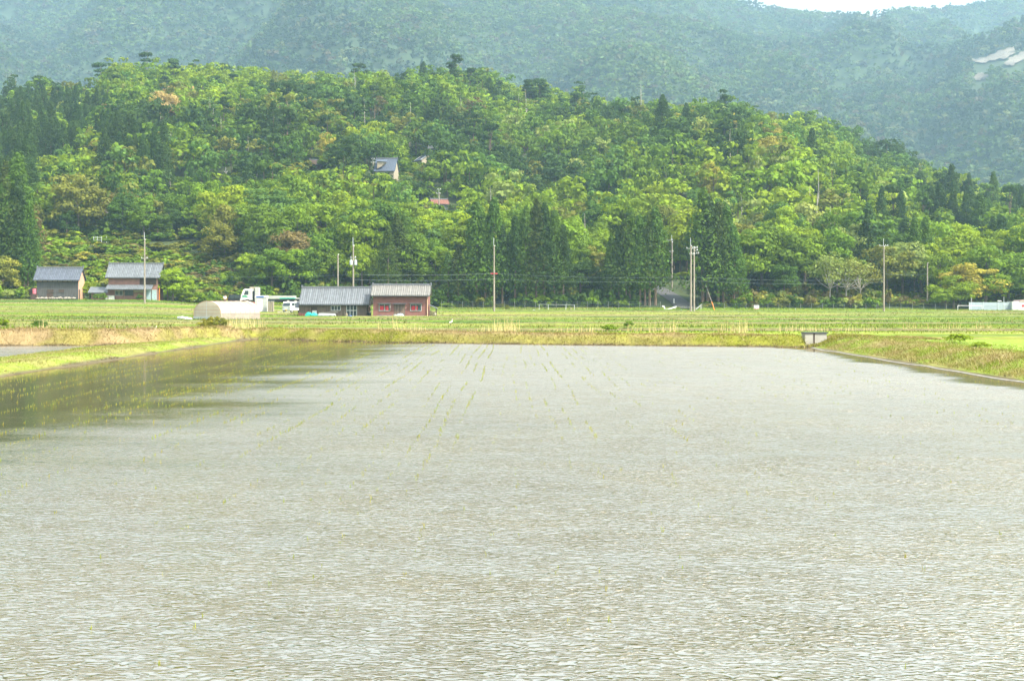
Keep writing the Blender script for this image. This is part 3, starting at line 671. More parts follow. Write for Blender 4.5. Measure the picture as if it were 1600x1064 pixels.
fixed = np.array([(t[1], t[2], t[5]) for t in forest])

# the general canopy, jittered grid
sp = 5.6
gx, gy = np.meshgrid(np.arange(-330, 330, sp), np.arange(HY0 + 8, HY1 + 25, sp))
gx = (gx + rng.uniform(-2.3, 2.3, gx.shape)).ravel(); gy = (gy + rng.uniform(-2.3, 2.3, gy.shape)).ravel()
keep = np.abs(gx) < 0.36 * gy + 16
gx, gy = gx[keep], gy[keep]
gz = hill_z(gx, gy); gu = 800 + gx * F / gy; grow = HZ - (gz - CZ) * F / gy
hue = fbm(gx / 38.0, gy / 38.0, 201, 3); hue2 = rng.random(len(gx))
for i in range(len(gx)):
    u, Y, X, r = gu[i], gy[i], gx[i], grow[i]
    if u < 335 and Y < 321 + 5 * math.sin(u * 0.05): continue                    # open scrubby bank above the farmhouse
    if 335 <= u < 395 and Y < 292: continue
    if 1010 < u < 1098 and Y < 291: continue                                     # the lane
    if 1375 < u < 1445 and Y < 279: continue
    d = np.hypot(fixed[:, 0] - X, fixed[:, 1] - Y) - fixed[:, 2] * 0.62
    if d.min() < 1.0 and Y < 560: continue
    sz = rnd.choice([0.6, 0.8, 0.9, 1.0, 1.1, 1.25, 1.45]) * rnd.uniform(0.92, 1.08) * (1.0 if Y < 420 else 0.9)
    H = 10.2 * sz; R = 4.05 * sz * rnd.uniform(0.85, 1.2)
    h = hue[i] + (hue2[i] - 0.5) * 0.34
    if u < 60 or (u < 260 and r < 240): h -= 0.16
    if u > 1330: h -= 0.10
    if 380 < u < 900 and r > 300: h += 0.05
    c = 'bright' if h > 0.62 else 'fresh' if h > 0.5 else 'mid' if h > 0.40 else 'deep' if h > 0.31 else 'dark'
    q = rnd.random(); kind = 'broad'
    if q < 0.05: c = 'olive'
    elif q < 0.075: c = 'pale'
    elif q < 0.082: c = 'gold'
    elif q < 0.088: c = 'brown'
    elif q < 0.15: c = 'teal'
    if c in ('dark', 'deep') and rnd.random() < 0.11: kind = 'cedar' if rnd.random() < 0.5 else 'pine'; c = 'dark'; H *= 1.15; R *= 0.62
    if Y > 520 and rnd.random() < 0.10: kind = 'pine'; c = 'pine'; H *= 1.1; R *= 0.8
    if rnd.random() < 0.010: kind = 'thin'; c = 'olive'; H *= 1.25
    wpx = R * F / Y; top = r - H * F / Y
    ok = True
    for (u0, u1, r0, r1, ym) in CLEAR:                       # keep houses and poles in sight: lower the trees in front of them
        if Y < ym and u + wpx * 0.85 > u0 and u - wpx * 0.85 < u1 and top < r1 and r > r0:
            sc = (r - r1) / (r - top)
            sc = max(sc, 0.16)
            H *= sc; R *= max(sc, 0.45); top = r - H * F / Y; wpx = R * F / Y; kind = 'broad' if kind != 'broad' else kind
    if not ok: continue
    forest.append([kind, X, Y, float(gz[i]), H, R, c, False])

# ---- split into individuals and the mass
WORD = ['', 'second', 'third', 'fourth', 'fifth', 'sixth', 'seventh', 'eighth', 'ninth', 'tenth', 'eleventh', 'twelfth', 'thirteenth', 'fourteenth', 'fifteenth', 'sixteenth', 'seventeenth', 'eighteenth', 'nineteenth', 'twentieth', 'twenty-first', 'twenty-second', 'twenty-third', 'twenty-fourth', 'twenty-fifth']
SECT = [(-9999, 60, 'left of the dark barn'), (60, 135, 'behind the dark barn'), (135, 260, 'behind the farmhouse'), (260, 370, 'behind the plastic greenhouse'), (370, 465, 'behind the flatbed truck'),
        (465, 578, 'behind the wooden shed'), (578, 690, 'behind the red shed'), (690, 800, 'behind the lone pole'), (800, 910, 'behind the low pipe railing'), (910, 1010, 'just left of the lane'),
        (1010, 1110, 'above the lane'), (1110, 1230, 'behind the red-white sign'), (1230, 1360, 'past the red-white sign'), (1360, 1460, 'behind the crossarm pole'), (1460, 1520, 'behind the wire fence'), (1520, 9999, 'behind the grey metal fence')]
NAMES = {'broad': ('broadleaf_tree', 'tree', 'broadleaf trees on the near hill'), 'cedar': ('cedar_tree', 'cedar', 'cedars on the near hill'), 'pine': ('pine_tree', 'pine', 'pines on the near hill'),
         'thin': ('bare_tree', 'bare tree', 'thin bare trees on the near hill'), 'airy': ('slender_branched_tree', 'tree', 'thinly leaved trees by the fields')}
NOUN = {'broad': 'broadleaf', 'cedar': 'cedar', 'pine': 'pine', 'thin': 'bare tree', 'airy': 'sparse tree'}
def band(r):
    return 'at the hill foot' if r > 440 else 'on the lowest slope' if r > 385 else 'on the lower slope' if r > 320 else 'on the mid slope' if r > 250 else 'on the upper slope' if r > 185 else 'on the crest'
for t in forest:
    u = 800 + t[1] * F / t[2]; t.append(u); t.append(HZ - (t[3] + t[4] * 0.5 - CZ) * F / t[2])
vis = lambda t: -12 < t[8] < 1612
def rank(t): return t[2] - (120 if t[7] else 0)
indiv, mass = [], []
for kd, lim in (('broad', 300), ('cedar', 200), ('pine', 120), ('thin', 60), ('airy', 50)):
    L = sorted([t for t in forest if t[0] == kd], key=rank)
    a = [t for t in L if vis(t)][:lim]; ids = {id(t) for t in a}
    indiv += a; mass += [t for t in L if id(t) not in ids]
cells = {}
for t in indiv:
    sec = next(s for a, b_, s in SECT if a <= t[8] < b_)
    hw = '' 
    key = (t[0], CWORD[t[6]], band(t[9]), sec); cells.setdefault(key, []).append(t)
for (kd, cw, bd, sec), L in cells.items():
    L.sort(key=lambda t: t[8])
    for i, t in enumerate(L):
        lab = f"{cw} {NOUN[kd]} {bd} {sec}"
        if len(L) > 1: lab += f", {WORD[i]} from left" if i else ", leftmost"
        nm, cat, grp = NAMES[kd]
        root = empty(nm, (t[1], t[2], t[3]), rnd.uniform(0, 6.28), lab, cat, grp)
        cm, tm = rnd.choice(PROTO[kd]); ru = {'broad': 4.0, 'cedar': 2.1, 'pine': 2.4, 'thin': 1.5, 'airy': 4.6}[kd]
        root.scale = (t[5] / ru, t[5] / ru, t[4] / 10) if kd != 'thin' else (t[4] / 12, t[4] / 12, t[4] / 10)
        tr_ = link('trunk', tm, root); cr_ = link('crown', cm, root)
        c = COLS[t[6]]; k = rnd.uniform(0.86, 1.16); w_ = rnd.uniform(0.93, 1.08)
        cr_.color = (c[0] * k * w_, c[1] * k, c[2] * k, 1)

# ---- the rest of the near forest, one mass
def mass_mesh(name, L, per, leaf, seed):
    rg = np.random.default_rng(seed); Vs, Cs = [], []; TV = []
    lib = {}
    for kd in ('broad', 'cedar', 'pine', 'thin', 'airy'):
        lib[kd] = []
        for i in range(10):
            if kd == 'broad' or kd == 'airy': V, c, _ = broadleaf(rg, 10, 4, 22, per // 22, leaf, 0.0)
            elif kd == 'cedar': V, c = cedar(rg, 10, 2.1, per, leaf * 0.7, 0.1)
            elif kd == 'pine': V, c, _ = pine(rg, 10, 2.4, 9, max(4, per // 14), leaf * 0.8)
            else: V, c, _ = pine(rg, 10, 1.5, 3, 3, leaf * 0.5)
            lib[kd].append((V, c))
    for t in L:
        kd = t[0]; V, c = lib[kd][rg.integers(10)]; ru = {'broad': 4.0, 'cedar': 2.1, 'pine': 2.4, 'thin': 1.5, 'airy': 4}[kd]
        a = rg.random() * 6.283; ca, sa = math.cos(a), math.sin(a); s = t[5] / ru if kd != 'thin' else t[4] / 12; sz = t[4] / 10
        W = np.stack([(V[:, 0] * ca - V[:, 1] * sa) * s + t[1], (V[:, 0] * sa + V[:, 1] * ca) * s + t[2], V[:, 2] * sz + t[3]], 1)
        col = np.array(COLS[t[6]]) * rg.uniform(0.86, 1.16) * np.array([rg.uniform(0.93, 1.08), 1, 1])
        Vs.append(W); Cs.append(c[:, None] * col[None, :])
        tw = 0.16 * s if kd != 'thin' else 0.2
        top = t[4] * (0.95 if kd in ('pine', 'thin', 'cedar') else 0.7); lx, ly = rg.normal(size=2) * 0.05 * t[4]
        b0 = np.array([t[1], t[2], t[3] - 0.5]); b1 = np.array([t[1] + lx, t[2] + ly, t[3] + top])
        tc_ = np.array([0.27, 0.24, 0.20]) if kd in ('thin', 'pine') else np.array([0.13, 0.10, 0.08])
        for dx, dy in ((tw, 0), (0, tw)):
            TV.append(np.array([b0 + [-dx, -dy, 0], b0 + [dx, dy, 0], b1 + [dx * .4, dy * .4, 0], b1 + [-dx * .4, -dy * .4, 0]])); Cs.append(None)
            Vs.append(TV[-1]); Cs[-1] = np.repeat(tc_[None, :], 4, 0)
    me = np_mesh(name, np.concatenate(Vs), 4, M['leaf'], np.concatenate(Cs))
    return link(name, me)
o = mass_mesh('forest', mass, 420, 0.62, 5); tag(o, 'continuous mixed canopy covering the rest of the near hill', 'forest', kind='stuff')

# ---- woods on the mountain behind
ub = np.linspace(-150, 1750, 260); yb = np.concatenate([np.arange(270, 640, 10), np.arange(640, 2200, 14.0) * MS])
UU, YB = np.meshgrid(ub, yb); XB = (UU - 800) * YB / F
ZB = np.where(YB < 645, hill_z(XB, YB) + 6, mount_z(XB, YB) + 3)
RB = HZ - (ZB - CZ) * F / YB; CM = np.minimum.accumulate(RB, 0)
sp = 9.0; mxs, mys = np.meshgrid(np.arange(-860 * MS, 860 * MS, sp), np.arange(660 * MS, 2190 * MS, sp * 1.05))
mxs = (mxs + rng.uniform(-4, 4, mxs.shape)).ravel(); mys = (mys + rng.uniform(-4, 4, mys.shape)).ravel()
k = (np.abs(mxs) < 0.36 * mys + 25); mxs, mys = mxs[k], mys[k]
k = rng.random(len(mxs)) < np.interp(mys, [600, 1600, 3000], [1.0, 1.0, 0.9]); mxs, mys = mxs[k], mys[k]
mz = mount_z(mxs, mys); mu = 800 + mxs * F / mys; mrw = HZ - (mz + 10 - CZ) * F / mys
iu = np.clip(np.searchsorted(ub, mu), 0, len(ub) - 1); iy = np.clip(np.searchsorted(yb, mys) - 3, 0, len(yb) - 1)
k = (mrw < CM[iy, iu] + 12) & (mrw > -30)
ROCK = [[(1515, 96), (1540, 92), (1560, 83), (1578, 77), (1589, 74), (1584, 86), (1572, 94), (1552, 97), (1530, 102)], [(1516, 123), (1530, 117), (1544, 117), (1541, 125), (1526, 129)], [(1567, 104), (1576, 94), (1590, 88), (1604, 78), (1612, 84), (1598, 96), (1580, 106)]]
def inpoly(x, y, poly):
    c = np.zeros(len(x), bool); j = len(poly) - 1
    for i in range(len(poly)):
        xi, yi = poly[i]; xj, yj = poly[j]
        c ^= ((yi > y) != (yj > y)) & (x < (xj - xi) * (y - yi) / (yj - yi + 1e-9) + xi); j = i
    return c
gr_ = HZ - (mz - CZ) * F / mys
for poly in ROCK:
    for dr in range(0, 21, 4): k &= ~(inpoly(mu, gr_ - dr, poly) & (mys < 1900))
mxs, mys, mz, mu = mxs[k], mys[k], mz[k], mu[k]
rg = np.random.default_rng(77); lib = []
for i in range(14):
    V, c, _ = broadleaf(rg, 10, 4.4, 9, 5, 2.1, 0.0); lib.append((V, c))
for i in range(4):
    V, c = cedar(rg, 10, 2.6, 40, 1.4, 0.05); lib.append((V, c))
PAL = np.array([(0.085, 0.135, 0.03), (0.066, 0.115, 0.03), (0.050, 0.088, 0.028), (0.036, 0.064, 0.026), (0.12, 0.15, 0.06), (0.085, 0.095, 0.04), (0.085, 0.075, 0.045), (0.06, 0.11, 0.04)])
nf = fbm(mxs / 120.0, mys / 120.0, 301, 4) + (rng.random(len(mxs)) - 0.5) * 0.3
ci = np.where(nf > 0.56, 0, np.where(nf > 0.47, 1, np.where(nf > 0.38, 2, 3))); q = rng.random(len(mxs))
ci = np.where(q < 0.07, 4, np.where(q < 0.16, 5, np.where(q < 0.20, 6, np.where(q < 0.28, 7, ci))))
Vs, Cs = [], []
li = np.where((ci == 3) & (rng.random(len(ci)) < 0.5), rng.integers(14, 18, len(ci)), rng.integers(0, 14, len(ci)))
for b_ in range(18):
    idx = np.nonzero(li == b_)[0]
    if not len(idx): continue
    V, c = lib[b_]; a = rng.random(len(idx)) * 6.283; s = rng.uniform(0.95, 1.7, len(idx)); sz = rng.uniform(0.8, 1.35, len(idx))
    ca, sa = np.cos(a)[:, None], np.sin(a)[:, None]
    X = (V[None, :, 0] * ca - V[None, :, 1] * sa) * s[:, None] + mxs[idx][:, None]; Yv = (V[None, :, 0] * sa + V[None, :, 1] * ca) * s[:, None] + mys[idx][:, None]
    Zv = V[None, :, 2] * sz[:, None] + mz[idx][:, None] - 1.0
    Vs.append(np.stack([X, Yv, Zv], -1).reshape(-1, 3))
    col = PAL[ci[idx]] * rng.uniform(0.85, 1.2, (len(idx), 1)); Cs.append((c[None, :, None] * col[:, None, :]).reshape(-1, 3))
me = np_mesh('mountain_woods', np.concatenate(Vs), 4, M['leaf'], np.concatenate(Cs))
o = link('mountain_woods', me); tag(o, 'hazy woods covering the high mountain slopes', 'woods', kind='stuff')
print('TREES', len(indiv), len(mass), 'mountain', len(mxs), 'mquads', len(me.polygons))

# bare rock faces on the spur
for ri, poly in enumerate(ROCK):
    us = np.linspace(min(p[0] for p in poly) - 2, max(p[0] for p in poly) + 2, 70); rs = np.linspace(min(p[1] for p in poly) - 1, max(p[1] for p in poly) + 1, 34)
    V = []; Fc = []; idm = {}
    for i, uu in enumerate(us):
        for j, r_ in enumerate(rs):
            Yh = hill_hit(uu, r_, 700 * MS, 1500 * MS, mount_z)
            if Yh is None: continue
            idm[i, j] = len(V); V.append((PX(uu, Yh), Yh - 2, float(mount_z(PX(uu, Yh), Yh)) + 1.6 + rnd.uniform(-.25, .25)))
    for i in range(69):
        for j in range(33):
            cu = (us[i] + us[i + 1]) / 2 + 1.2 * math.sin(j * 0.8); rr_ = (rs[j] + rs[j + 1]) / 2 + 0.8 * math.sin(i * 0.5)
            if inpoly(np.array([cu]), np.array([rr_]), poly)[0] and all(kk in idm for kk in ((i, j), (i + 1, j), (i + 1, j + 1), (i, j + 1))):
                Fc.append((idm[i, j], idm[i + 1, j], idm[i + 1, j + 1], idm[i, j + 1]))
    if Fc:
        mb = MB(); mb.add(V, Fc); ob = mb.build('rock_slope', M['rock']); tag(ob, kind='structure')

# ------------------------------------------------------------------ grass, reeds and scrub
def blades(name, X, Y, Z, hgt, wid, tint, rg, lean=0.35, m='grass'):
    n_ = len(X); a = rg.random(n_) * 6.283; w2 = wid * 0.5
    dx, dy = np.cos(a) * w2, np.sin(a) * w2
    lx, ly = rg.normal(size=n_) * lean * hgt, rg.normal(size=n_) * lean * hgt
    V = np.stack([np.stack([X - dx, Y - dy, Z - 0.03], 1), np.stack([X + dx, Y + dy, Z - 0.03], 1), np.stack([X + lx, Y + ly, Z + hgt], 1)], 1).reshape(-1, 3)
    return link(name, np_mesh(name, V, 3, M[m], np.repeat(tint, 3, 0)))
rg = np.random.default_rng(3)
# far bank
n_ = 60000; X = rg.uniform(-36, 22, n_); t = rg.uniform(0.05, 4.2, n_); Y = far_line(X) + t; Z = ground_z(X, Y)
T = zone_tint(X, Y) * rg.uniform(0.65, 1.35, (n_, 1)); T = np.where(rg.random((n_, 1)) < 0.22, np.array([[0.36, 0.28, 0.16]]), T)
hh_ = rg.uniform(0.03, 0.13, n_) * (0.3 + 1.4 * fbm(X / 0.8, Y / 0.8, 7, 2))
o = blades('bank_grass', X, Y, Z, hh_, rg.uniform(0.02, 0.05, n_), T, rg, 1.1); tag(o, 'straw and green grass on the bank behind the flooded paddy', 'grass', kind='stuff')
# bund and right bank
n_ = 90000; sel = rg.random(n_) < 0.42
X = np.where(sel, rg.uniform(-22.1, -16.0, n_), WR_ + rg.uniform(0.12, 1, n_) ** 1.0 * rg.uniform(0.2, 7.5, n_)); Y = rg.uniform(34, 86, n_)
k = Y < far_line(X) + 2; X, Y = X[k], Y[k]; n_ = len(X); Z = ground_z(X, Y); k = Z > 0.04; X, Y, Z = X[k], Y[k], Z[k]; n_ = len(X)
T = zone_tint(X, Y) * rg.uniform(0.65, 1.35, (n_, 1)); T = np.where(rg.random((n_, 1)) < 0.15, np.array([[0.36, 0.28, 0.16]]), T)
o = blades('bund_grass', X, Y, Z, rg.uniform(0.03, 0.13, n_) * (0.2 + 1.5 * fbm(X / 0.7, Y / 0.7, 17, 2)) * np.where(X < 0, 0.6, 1.0), rg.uniform(0.018, 0.045, n_), T, rg, 1.0); tag(o, 'short grass and straw on the bunds beside the paddies', 'grass', kind='stuff')
# fields up to the hill foot
n_ = 170000; Y = 88 + (272 - 88) * rg.random(n_) ** 0.9; X = rg.uniform(-1, 1, n_) * (0.375 * Y + 4); Z = ground_z(X, Y)
k = Y > far_line(X) + 3.5; X, Y, Z = X[k], Y[k], Z[k]; n_ = len(X)
T = zone_tint(X, Y) * rg.uniform(0.85, 1.2, (n_, 1))
tall = sstep(0.56, 0.74, fbm(X / 16.0, Y / 2.0, 27, 3))
o = blades('field_grass', X, Y, Z, rg.uniform(0.03, 0.10, n_) + 0.28 * tall * rg.random(n_) + 0.25 * sstep(244, 262, Y) * rg.random(n_), rg.uniform(0.05, 0.14, n_), T, rg, 0.45); tag(o, 'green field grass between the paddies and the hill', 'grass', kind='stuff')
# tall dry reeds
def reed_patch(name, spots, lab):
    Xs, Ys, Zs, Hs, Ws, Ts = [], [], [], [], [], []
    for u, Yc, wu, h_, c in spots:
        uu = rg.uniform(u - wu, u + wu, c); y_ = rg.uniform(Yc - 1.5, Yc + 1.5, c); x_ = (uu - 800) * y_ / F
        Xs.append(x_); Ys.append(y_); Zs.append(ground_z(x_, y_)); Hs.append(rg.uniform(0.45, 1.0, c) * h_); Ws.append(rg.uniform(0.02, 0.045, c)); Ts.append(np.array([[0.55, 0.44, 0.24]]) * rg.uniform(0.7, 1.25, (c, 1)))
    o = blades(name, *[np.concatenate(a) for a in (Xs, Ys, Zs, Hs, Ws)], np.concatenate(Ts), rg, 0.10); tag(o, lab, 'reeds', kind='stuff')
reed_patch('dry_reeds', [(385, 93, 30, 1.1, 150), (362, 93, 12, 0.6, 40), (790, 92, 22, 1.15, 60), (770, 93, 30, 0.6, 60), (795, 92, 6, 1.4, 14), (1160, 90, 6, 1.2, 22), (1150, 92, 30, 0.9, 60), (1020, 93, 40, 0.8, 60), (1050, 92, 8, 1.2, 18), (910, 92, 40, 0.5, 60), (635, 93, 30, 0.8, 26), (617, 94, 5, 1.4, 8),
                         (592, 95, 4, 1.3, 6), (460, 94, 20, 0.5, 25), (70, 95, 10, 0.8, 25), (1300, 96, 70, 0.5, 80), (1480, 100, 70, 0.6, 120), (650, 95, 20, .7, 20), (1230, 95, 14, 0.7, 26)], 'tall pale dry reed stalks behind the far bank')

def place_shrub(u, Y, H, R, c, lab, grp, hill=False, nm='shrub'):
    X = PX(u, Y); Z = float(hill_z(X, Y)) if hill else float(ground_z(X, Y))
    root = empty(nm, (X, Y, Z), rnd.uniform(0, 6.28), lab, 'shrub', grp); root.scale = (R / 6, R / 6, H / 10)
    cm, tm = rnd.choice(PROTO['shrub']); link('stem', tm, root); cr_ = link('foliage', cm, root)
    cc = COLS[c]; k = rnd.uniform(0.85, 1.15); cr_.color = (cc[0] * k, cc[1] * k, cc[2] * k, 1)
for (u, Y, H, R, c, lab) in [(322, 96, 0.75, 0.55, 'gold', 'golden bush in front of the greenhouse, leftmost of three'), (333, 95, 0.95, 0.55, 'gold', 'golden bush in front of the greenhouse, middle of three'), (345, 95, 0.85, 0.6, 'olive', 'golden bush in front of the greenhouse, rightmost of three'),
                             (63, 95, 0.55, 0.55, 'deep', 'dark green bush behind the brown bank of the left paddy'), (4, 94, 0.7, 0.5, 'bright', 'bright green bush at the left end of the brown bank'),
                             (1150, 251, 0.8, 0.7, 'deep', 'round dark green bush in the grass left of the red and white sign'), (792, 245, 1.0, 0.45, 'olive', 'small olive bush just right of the lone concrete pole'),
                             (982, 100, 0.5, 0.4, 'mid', 'small leafy green weed on the middle of the field'), (950, 92, 0.5, 0.5, 'fresh', 'leafy weed on the far bank near mid field'), (1500, 66, 0.45, 0.6, 'bright', 'leafy weed on top of the right bank'), (1530, 60, 0.3, 0.5, 'bright', 'lower leafy weed on the right bank slope')]:
    place_shrub(u, Y, H, R, c, lab, None, nm='bush' if 'bush' in lab else 'weed')
# scrub on the bank behind the farm buildings and right of the lane: a thicket no one could count
def scrub_mass(name, L, seed, lab):
    rg2 = np.random.default_rng(seed); Vs, Cs = [], []
    lib = [broadleaf(rg2, 10, 6, 14, 14, 2.0, -0.15)[:2] for _ in range(8)]
    for (X, Y, Z, H, R, c) in L:
        V, cv = lib[rg2.integers(8)]; a = rg2.random() * 6.283; ca, sa = math.cos(a), math.sin(a); s = R / 6
        Vs.append(np.stack([(V[:, 0] * ca - V[:, 1] * sa) * s + X, (V[:, 0] * sa + V[:, 1] * ca) * s + Y, V[:, 2] * H / 10 + Z], 1)); Cs.append(cv[:, None] * np.array(COLS[c])[None, :] * rg2.uniform(0.8, 1.2))
    o = link(name, np_mesh(name, np.concatenate(Vs), 4, M['leaf'], np.concatenate(Cs))); tag(o, lab, 'scrub', kind='stuff')
L = []
for k in range(620):
    u = rnd.uniform(-20, 345); Y = rnd.uniform(268, 326)
    X = PX(u, Y); Z = float(hill_z(X, Y))
    if 130 < u < 330 and 305 < Y < 318 and rnd.random() < .6: continue
    s = rnd.uniform(0.7, 1.6); hn = float(fbm(X / 9, Y / 9, 401, 2)) + rnd.uniform(-.12, .12)
    c = 'fresh' if hn > .64 else 'olive' if hn > .54 else 'mid' if hn > .44 else 'olive' if hn > .36 else 'deep'
    if rnd.random() < .1: c = rnd.choice(['gold', 'brown'])
    L.append((X, Y, Z, 1.35 * s, 1.5 * s, c))
for k in range(130):
    u = rnd.uniform(330, 410); Y = rnd.uniform(269, 300); X = PX(u, Y); L.append((X, Y, float(hill_z(X, Y)), rnd.uniform(1.0, 2.6), rnd.uniform(1.0, 2.0), rnd.choice(['mid', 'deep', 'fresh', 'brown', 'olive'])))
for k in range(60):
    u = rnd.uniform(-20, 60) if k < 34 else rnd.uniform(285, 345); Y = rnd.uniform(258, 268); X = PX(u, Y); L.append((X, Y, float(ground_z(X, Y)), rnd.uniform(.9, 2.6), rnd.uniform(.8, 1.5), rnd.choice(['fresh', 'bright', 'pale', 'mid'])))
scrub_mass('scrub', L, 31, 'mixed scrub on the open bank behind the farm buildings')
L = []
for k in range(420):
    u = rnd.uniform(1100, 1620); Y = rnd.uniform(268, 282); X = PX(u, Y); Z = float(hill_z(X, Y)) if Y > 272 else float(ground_z(X, Y))
    if u > 1380: Y = rnd.uniform(272, 284); X = PX(u, Y); Z = float(hill_z(X, Y))
    c = rnd.choice(['olive', 'olive', 'gold', 'mid', 'brown', 'pale', 'deep']) if u < 1400 else rnd.choice(['olive', 'fresh', 'mid', 'brown'])
    big = 1.0 if 1130 < u < 1390 else 0.5
    L.append((X, Y, Z, rnd.uniform(1.2, 2.9) * big, rnd.uniform(.9, 1.6), c))
for k in range(420):
    u = rnd.uniform(395, 1010); Y = rnd.uniform(269, 279); X = PX(u, Y); L.append((X, Y, float(ground_z(X, min(Y, 289))) if Y < 272 else float(hill_z(X, Y)), rnd.uniform(.8, 3.4), rnd.uniform(1.0, 2.0), rnd.choice(['mid', 'deep', 'fresh', 'deep', 'olive', 'dark'])))
scrub_mass('undergrowth', L, 37, 'low undergrowth along the hill foot and the fence')

L = []
for k in range(3600):
    Y = rnd.uniform(285, 590); u = rnd.uniform(-30, 1630); X = PX(u, Y); r = HZ - (float(hill_z(X, Y)) - CZ) * F / Y
    if u < 335 and Y < 321: continue
    if 1010 < u < 1098 and Y < 296: continue
    if any(u0 - 2 < u < u1 + 2 and r0 < r - 8 < r1 for (u0, u1, r0, r1, ym) in CLEAR): continue
    L.append((X, Y, float(hill_z(X, Y)), rnd.uniform(1.6, 4.2), rnd.uniform(1.8, 3.2), rnd.choice(['mid', 'deep', 'dark', 'fresh', 'olive', 'mid', 'bright'])))
scrub_mass('understorey', L, 41, 'shrubby understorey showing between the trees of the near hill')

# ------------------------------------------------------------------ the lane climbing into the trees
mb = MB(); NL = 22
for k in range(NL):
    Y = 256 + 37 * k / (NL - 1); u = float(np.interp(Y, [256, 266, 272, 280, 293], [1079, 1073, 1064, 1044, 1006])); X = PX(u, Y); hw = 1.75
    for q in range(5):
        x = X - hw + 2 * hw * q / 4; g_ = float(ground_z(x, Y)) if Y < 290 else -9
        mb.v.append((x, Y, max(g_, float(hill_z(x, Y))) + 0.16))
for k in range(NL - 1):
    for q in range(4): mb.f.append((k * 5 + q, k * 5 + q + 1, k * 5 + q + 6, k * 5 + q + 5))
lane = mb.build('road', M['asphalt']); tag(lane, kind='structure')

# ------------------------------------------------------------------ buildings
def gable_house(name, u0, u1, Y, row_base, h_eave, h_ridge, depth, over, wall, roof, label, cat, gable=None, rz=0.0, roofx=(0.25, 0.25), gname='gable_wall'):
    """box house with its ridge along x; local origin at the middle of the front wall foot"""
    uc = (u0 + u1) / 2; W = (u1 - u0) * Y / F; zb = ZR(row_base, Y)
    root = empty(name, (PX(uc, Y), Y, zb), rz, label, cat)
    w2 = W / 2; D = depth
    MB().box(-w2, w2, 0, D, -0.6, h_eave).build('wall', wall, root)
    g = MB()
    for sx_ in (-1, 1):
        x0, x1 = sorted((sx_ * w2 - 0.02 * sx_, sx_ * (w2 + 0.012)))
        g.prismx([(0.03, -0.6), (D - 0.03, -0.6), (D - 0.03, h_eave), (D / 2, h_ridge - 0.12), (0.03, h_eave)], x0, x1)
    g.build(gname, gable or wall, root)
    sl = (h_ridge - h_eave) / (D / 2); e = over
    y0, z0 = -e, h_eave - sl * e + 0.02
    r = MB(); t = 0.14
    a, b_ = -w2 - roofx[0], w2 + roofx[1]
    r.prismx([(y0, z0), (D / 2, h_ridge), (D + e, z0), (D + e, z0 + t), (D / 2, h_ridge + t), (y0, z0 + t)], a, b_)
    rf = r.build('roof', roof, root)
    q = MB(); q.box(a - 0.04, b_ + 0.04, D / 2 - 0.16, D / 2 + 0.16, h_ridge + t - 0.03, h_ridge + t + 0.24)
    for sx_, xx in ((-1, a), (1, b_)): q.box(xx - 0.10, xx + 0.10, D / 2 - 0.2, D / 2 + 0.2, h_ridge + t, h_ridge + t + 0.40)
    q.build('ridge_cap', M['ridge'], rf)
    c = MB(); k = int((b_ - a) / 0.42)
    for i in range(k + 1):
        x = a + (b_ - a) * i / k
        c.tube((x, y0 + 0.01, z0 + t + 0.01), (x, D / 2 - 0.1, h_ridge + t + 0.005), 0.055, n=5)
    c.build('tile_rolls', roof, rf)
    MB().tube((a, y0 - 0.06, z0 + 0.0), (b_, y0 - 0.06, z0 - 0.03), 0.06, n=6).build('gutter', M['dark_metal'], root)
    return root, W, w2
def window(root, x0, x1, z0, z1, pane=None, frame=None, bars=1, y=0.0, name='window', hood=False, lab=None):
    frame = frame or M['offwhite']; pane = pane or M['glass']
    f = MB(); t = 0.06
    f.box(x0 - t, x1 + t, y - 0.06, y + 0.01, z1, z1 + t).box(x0 - t, x1 + t, y - 0.09, y + 0.01, z0 - t, z0).box(x0 - t, x0, y - 0.06, y + 0.01, z0, z1).box(x1, x1 + t, y - 0.06, y + 0.01, z0, z1)
    for k in range(bars):
        xm = x0 + (x1 - x0) * (k + 1) / (bars + 1); f.box(xm - 0.03, xm + 0.03, y - 0.055, y + 0.0, z0, z1)
    o = f.build(name, frame, root)
    if lab: o['label'] = lab
    MB().box(x0, x1, y - 0.03, y - 0.012, z0, z1).build('pane', pane, o)
    if hood: MB().box(x0 - 0.18, x1 + 0.18, y - 0.42, y - 0.003, z1 + 0.12, z1 + 0.2).build('hood', M['ridge'], o)
    return o

# dark barn
root, W, w2 = gable_house('barn', 58, 122, 258, 467.5, 3.75, 5.55, 4.6, 0.5, M['wood_grey'], M['tile_dark'], 'dark weathered board barn with blue-grey tiled roof and clay gable', 'barn', gable=M['clay'], rz=0.06, roofx=(0.5, 0.3))
f = MB()
for k in range(8):
    x = -w2 + 0.15 + (W - 0.3) * k / 8; f.box(x + 0.08, x + W / 8 - 0.12, -0.025, 0.0, 3.18, 3.62)
f.build('plaster_panel', M['cream'], root)
MB().box(-w2 - 0.02, w2 + 0.02, -0.06, -0.002, 3.02, 3.14).build('beam', M['wood_dark'], root)
window(root, -1.9, -0.7, 1.25, 1.75, M['wood_dark'], M['wood_grey'], 0); window(root, 0.2, 1.2, 1.25, 1.75, M['wood_dark'], M['wood_grey'], 0)
MB().box(-1.95, -0.85, -0.05, -0.003, -0.1, 1.1).build('door', M['wood_dark'], root)
MB().box(w2 + 0.014, w2 + 0.05, 0.3, 1.1, -0.1, 1.8).build('side_door', M['wood_dark'], root)
